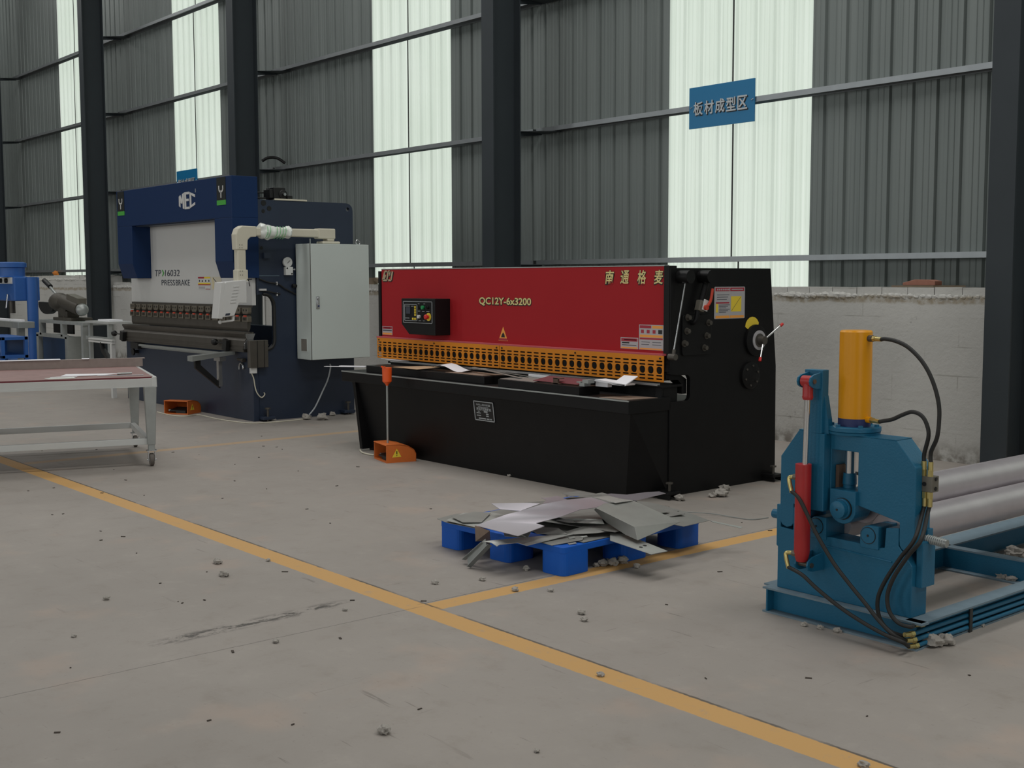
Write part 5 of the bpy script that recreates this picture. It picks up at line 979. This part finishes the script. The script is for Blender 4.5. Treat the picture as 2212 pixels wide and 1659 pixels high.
# ---------------------------------------------------------------- machines and stands in the far left bay
def far_corner():
    t = Thing('drill_press', 'blue drilling machine with striped white speed panel at the far left edge', 'drill press', (-21.7, 6.9, 0))
    t.p('column', MB().cyl((-21.15, 7.0, 0), (-21.15, 7.0, 1.55), .09), M['drill'])
    t.p('base', MB().box(-22.2, -20.9, 6.6, 7.3, 0, .10), M['drill'], 0.01)
    t.p('motor', MB().lathe((-21.57, 6.8, 1.55), (0, 0, 1), [(0, .25), (.02, .22), (.16, .22), (.17, .25), (.24, .25), (.26, .2)], 24), M['drill'])
    t.p('head', MB().box(-22.2, -21.2, 6.72, 7.15, 1.14, 1.55), M['drill'], 0.02)
    pn = t.p('speed_panel', MB().box(-22.15, -21.28, 6.70, 6.72, 1.435, 1.545), M['white'])
    for x in (-22.05, -21.8, -21.5): t.p('knob', MB().cyl((x, 6.70, 1.49), (x, 6.66, 1.49), .04), M['ink'], parent=pn)
    t.p('spindle', MB().cyl((-21.75, 6.85, .92), (-21.75, 6.85, 1.15), .05), M['tool'])
    t.p('feed_lever', MB().cyl((-21.5, 6.7, 1.25), (-21.35, 6.62, 1.02), .015), M['steel'])
    b = Thing('steel_bench', 'long grey steel bench under the drilling machine', 'bench', (-20.9, 6.2, 0))
    b.p('bench_top', MB().box(-22.6, -19.75, 6.30, 6.56, .73, .83), M['galv'], 0.005)
    for x in (-22.4, -19.95): b.p('leg', MB().box(x-.05, x+.05, 6.35, 6.45, 0, .73), M['galv'])
    for x0, x1, n in ((-21.6, -21.3, 'left'), (-21.05, -20.45, 'middle'), (-20.3, -19.8, 'right')):
        solo('white_bar', MB().box(x0, x1, 6.36, 6.42, .831, .865), M['paper'], '%s one of the white bars lying on the grey bench' % n, 'bar', 'white bars on the bench', bevel=.003)
    s = Thing('saw_stand', 'aluminium framed stand with blue lower panels under the cut-off saw', 'stand', (-19.6, 6.9, 0))
    s.p('top_rail', MB().box(-20.25, -18.3, 6.80, 7.25, .80, .85), M['hutch'])
    s.p('lower_panel', MB().box(-20.22, -19.1, 6.84, 7.2, .0, .57), M['cabinetblue']); s.p('frame_bar', MB().box(-20.42, -19.02, 6.80, 6.84, .57, .63), M['hutch'])
    for x in (-20.42, -19.1): s.p('leg', MB().box(x, x+.10, 6.80, 7.2, 0, .60), M['hutch'])
    for x in (-20.25, -19.28, -18.4): s.p('upright', MB().box(x, x+.08, 6.80, 6.88, .60 if x < -19 else 0, .80), M['hutch'])
    s.p('back_panel', MB().box(-20.17, -19.28, 7.0, 7.03, .63, .80), M['ink'])  # black sheet standing in for the shade inside the upper opening
    w = Thing('cutoff_saw', 'dark oily cut-off saw with raised handle on the aluminium stand', 'saw', (-19.4, 7.0, .85))
    w.p('saw_base', MB().box(-19.75, -18.95, 6.85, 7.2, .851, .90).box(-19.65, -19.25, 6.9, 7.1, .90, 1.0), M['grinder'], .01)
    w.p('wheel_guard', MB().prism([(-20.02+.36*math.cos(R(a)), 1.11+.17*math.sin(R(a))) for a in range(170, 371, 15)], 'xz', 6.84, 6.92), M['ink'])
    w.p('gearbox', MB().ball((-19.7, 6.95, 1.14), .22, 14, 9, (1.3, .7, .7)), M['grinder']); w.p('pivot_arm', MB().bar((-19.6, 6.95, 1.1), (-19.35, 6.98, .96), .16), M['grinder'])
    w.p('motor', MB().cyl((-19.5, 6.95, 1.15), (-18.75, 6.95, 1.04), .11), M['grinder']); w.p('motor_cap', MB().ball((-18.72, 6.95, 1.035), .10, 12, 8), M['galv'])
    w.p('terminal_box', MB().obb((-18.95, 6.95, 1.20), (.5, .14, .09), (0, R(8), 0)), M['block'], .005)
    w.p('handle', MB().cyl((-19.8, 6.95, 1.25), (-20.2, 6.95, 1.42), .022), M['galv']); w.p('handle_grip', MB().cyl((-20.1, 6.95, 1.39), (-20.38, 6.95, 1.49), .04), M['ink'])
    h = Thing('aluminium_trestle', 'open aluminium box frame with a plate on top, before the column', 'trestle', (-17.75, 6.95, 0))
    h.p('top_plate', MB().box(-18.2, -17.3, 6.8, 7.2, .85, .88), M['frame'])
    for x in (-18.15, -17.4):
        for y in (6.82, 7.14): h.p('post', MB().box(x, x+.07, y, y+.05, 0, .85), M['hutch'])
    h.p('cross_rail', MB().box(-18.2, -17.25, 6.8, 6.86, .60, .65), M['hutch'])
    solo('folded_sheet', MB().box(-17.95, -17.5, 6.9, 7.1, .881, .905), M['paper'], 'small white sheet stack on the aluminium trestle', 'sheet')
    r = Thing('roller_rail', 'white double rail on a white post left of the press brake', 'support rail', (-15.0, 5.9, 0))
    r.p('rail', MB().box(-15.65, -14.85, 5.88, 5.92, .722, .742), M['white']); r.p('rail', MB().box(-15.65, -14.85, 5.88, 5.92, .690, .712), M['white'])
    r.p('rail_web', MB().box(-15.6, -14.9, 5.90, 5.915, .70, .73), M['galv']); r.p('post', MB().box(-14.93, -14.87, 5.88, 5.93, 0, .69), M['white'])
    r.p('strut', MB().bar((-15.25, 5.9, .69), (-15.2, 5.9, .60), .05).bar((-15.2, 5.9, .60), (-14.93, 5.9, .45), .05), M['ink'])
    c = Thing('tool_cart', 'blue shelf cart standing in front of the grey bench', 'cart', (-19.5, 6.0, 0))
    for x in (-20.06, -19.07):
        for y in (5.8, 6.15): c.p('post', MB().box(x, x+.07, y, y+.05, 0, .63), M['drill'])
    c.p('shelf', MB().box(-20.06, -19.0, 5.8, 6.2, .58, .63), M['drill'], .004); c.p('shelf', MB().box(-20.06, -19.0, 5.8, 6.2, .30, .35), M['drill'], .004); c.p('back_sheet', MB().box(-20.0, -19.05, 6.18, 6.19, .35, .58), M['cabinetblue'])
    solo('plastered_block', MB().box(-18.25, -17.85, 7.6, 7.9, 0, .55), M['stone'], 'pale plastered block under the aluminium trestle', 'block', bevel=.01)
    solo('orange_rag', MB().ball((-26.4, 9.25, 1.64), .09, 10, 7, (1.5, .5, .6), .4, 3), M['sponge'], 'orange rag hung on the lowest girt in the far left bay', 'rag')
    solo('conduit_pipe', MB().cyl((-16.60, 9.0-.03, 0), (-16.60, 8.97, 1.4), .012), M['white'], 'white vertical pipe at the column left of the press brake', 'pipe')
far_corner()
# things left on the ledge of the block wall
solo('plywood_board', MB().prism([(-5.74, 9.02), (-5.35, 9.02), (-5.20, 9.26), (-5.62, 9.26)], 'xy', 1.424, 1.438), M['wood'], 'grey board lying on the block wall ledge at right', 'board')
solo('clay_brick', MB().prism([(-5.66, 1.439), (-5.36, 1.439), (-5.36, 1.475), (-5.42, 1.485), (-5.55, 1.487), (-5.66, 1.46)], 'xz', 9.06, 9.17), M['brick'], 'broken red brick on the grey board on the ledge', 'brick', bevel=.004)
solo('timber_offcut', MB().box(-13.88, -13.72, 9.05, 9.15, 1.43, 1.52).bar((-13.70, 9.1, 1.50), (-13.52, 9.1, 1.45), .05), M['wood'], 'timber offcuts on the wall ledge left of the red panel', 'timber')

# ---------------------------------------------------------------- cables and litter on the floor
CABLE = {'wire_pallet':[(-5.056,5.699,0.02),(-4.942,5.817,0.01),(-4.786,5.854,0.005),(-4.683,5.885,0.005),(-4.657,6.012,0.004)],'cable_pb':[(-11.3,6.897,0.579),(-11.3,6.902,0.533),(-11.3,6.865,0.408),(-11.3,6.798,0.285),(-11.3,6.744,0.188),(-11.3,6.691,0.105),(-11.3,6.626,0.039)],'hook':[(-11.4,5.998,0.519),(-11.4,6.024,0.459),(-11.4,6.038,0.37),(-11.4,6.058,0.309),(-11.4,6.095,0.263),(-11.4,6.122,0.256),(-11.4,6.15,0.284),(-11.4,6.14,0.304)],'floor_pb':[(-12.939,5.622,0.006),(-12.526,5.602,0.006),(-12.339,5.679,0.006),(-12.382,5.835,0.006),(-12.247,5.853,0.006),(-11.861,5.828,0.006),(-11.499,5.86,0.006),(-11.265,5.942,0.006),(-11.209,6.192,0.006),(-11.237,6.543,0.006)],'floor_sh':[(-8.85,5.694,0.008),(-8.72,5.629,0.008),(-8.592,5.607,0.008),(-8.513,5.616,0.008)],'black_pb':[(-12.807,5.532,0.008),(-12.933,5.674,0.008),(-12.962,5.787,0.008)],'floor_black':[(-6.033,7.868,0.01),(-5.996,7.911,0.01),(-5.917,7.927,0.01)]}
solo('white_cable', MB().tube(CABLE['floor_pb'], .006, 8), M['cream'], 'white cable lying along the foot of the press brake', 'cable')
solo('pedal_cable', MB().tube(CABLE['floor_sh'], .007, 8), M['cream'], 'short pale cable beside the shear pedal', 'cable')
solo('black_cable', MB().tube([(-5.5, 7.9, .012), (-4.9, 7.85, .012), (-4.2, 7.9, .012), (-3.6, 7.95, .012)], .011, 8), M['rubber'], 'black cable on the floor behind the blue roll machine', 'cable')
solo('bent_wire', MB().tube(CABLE['wire_pallet'], .003, 6), M['galv'], 'thin bent wire trailing from the pallet toward the roll machine', 'wire')
LUMP = [(-5.47,6.565,0.043),(-5.343,6.374,0.052),(-5.362,6.308,0.032),(-5.526,6.043,0.039),(-4.433,4.343,0.032),(-4.409,4.391,0.037),(-4.406,4.464,0.035),(-4.441,4.303,0.02),(-4.287,4.446,0.022),(-4.343,3.664,0.02),(-4.601,3.67,0.019),(-4.622,3.977,0.022),(-3.755,3.566,0.019),(-3.181,3.107,0.016),(-2.045,3.129,0.02),(-3.235,2.161,0.026),(-2.574,4.402,0.045),(-2.547,4.462,0.041),(-3.082,4.239,0.017),(-3.008,4.251,0.017),(-2.936,4.269,0.019),(-2.59,4.695,0.019),(-2.582,4.814,0.017),(-3.137,6.168,0.055),(-2.932,5.656,0.03),(-2.879,5.647,0.03),(-11.189,6.663,0.066),(-11.461,6.956,0.042),(-11.447,6.224,0.03),(-11.331,6.552,0.056),(-6.933,5.795,0.018),(-4.223,3.789,0.016),(-5.521,2.73,0.029),(-5.796,2.828,0.028),(-4.7,3.45,0.021),(-5.667,3.059,0.015),(-5.473,2.101,0.019),(-4.976,1.767,0.013),(-3.84,3.63,0.021),(-2.785,2.44,0.011),(-4.579,2.853,0.013),(-4.355,2.378,0.016)]
WHERE = ['by the shear side plate, rear one', 'by the shear side plate, middle one', 'by the shear side plate, front one', 'beside the shear front levelling foot', 'at the pallet right side, first from left', 'at the pallet right side, second from left', 'at the pallet right side, third from left', 'smallest at the pallet right side', 'on the yellow line right of the pallet', 'on the yellow line below the pallet front leg', 'left of the pallet front leg, nearer', 'under the pallet front edge', 'right of the line crossing, lone round one', 'on the long yellow line in the middle', 'at the bottom right end of the long yellow line', 'in the empty foreground floor', 'big one at the roll machine pipe ends', 'second big one at the roll machine pipe ends', 'first along the roll machine front foot', 'second along the roll machine front foot', 'third along the roll machine front foot', 'first beside the supply pipes', 'second beside the supply pipes', 'inside the roll machine base frame, far one', 'inside the roll machine base frame, near one', 'inside the roll machine base frame, rightmost', 'at the cabinet cable end', 'right of the cabinet cable end', 'at the press brake front corner', 'at the middle of the press brake side', 'at the foot of the shear apron', 'between pallet and line crossing', 'on the left floor beyond the skid mark', 'on the left floor, next beyond the skid mark', 'between the skid mark and the pallet', 'tiny one left of the skid mark', 'at the far left of the floor', 'tiny one at the lower left floor', 'flat one right of the line crossing', 'tiny one at the bottom of the view', 'at the right end of the skid mark', 'beside the skid mark']
for i, (x, y, r) in enumerate(LUMP):
    if y > 6.05 and x < -10.6: x += .10
    if i in (3,): x += .10
    r *= .8
    solo('fluff_lump', MB().ball((x, y, r*.62), r, 16, 10, (1.15, .95, .66), .55, i), M['fluff'], ('grey fluff lump ' + WHERE[i]), 'fluff', 'fluff lumps on the floor')
random.seed(5); lt = MB()
for k in range(110):
    x, y = random.uniform(-11, -1.2), random.uniform(1.2, 6.0); a = random.uniform(0, 6.3); s = random.uniform(.004, .012)
    lt.obb((x, y, .002), (s*random.uniform(1, 3.5), s, .003), (0, 0, a))
o = mesh_obj('floor_litter', lt, M['litter']); tag(o, 'tiny dark chips scattered over the concrete floor', 'litter'); o['kind'] = 'stuff'
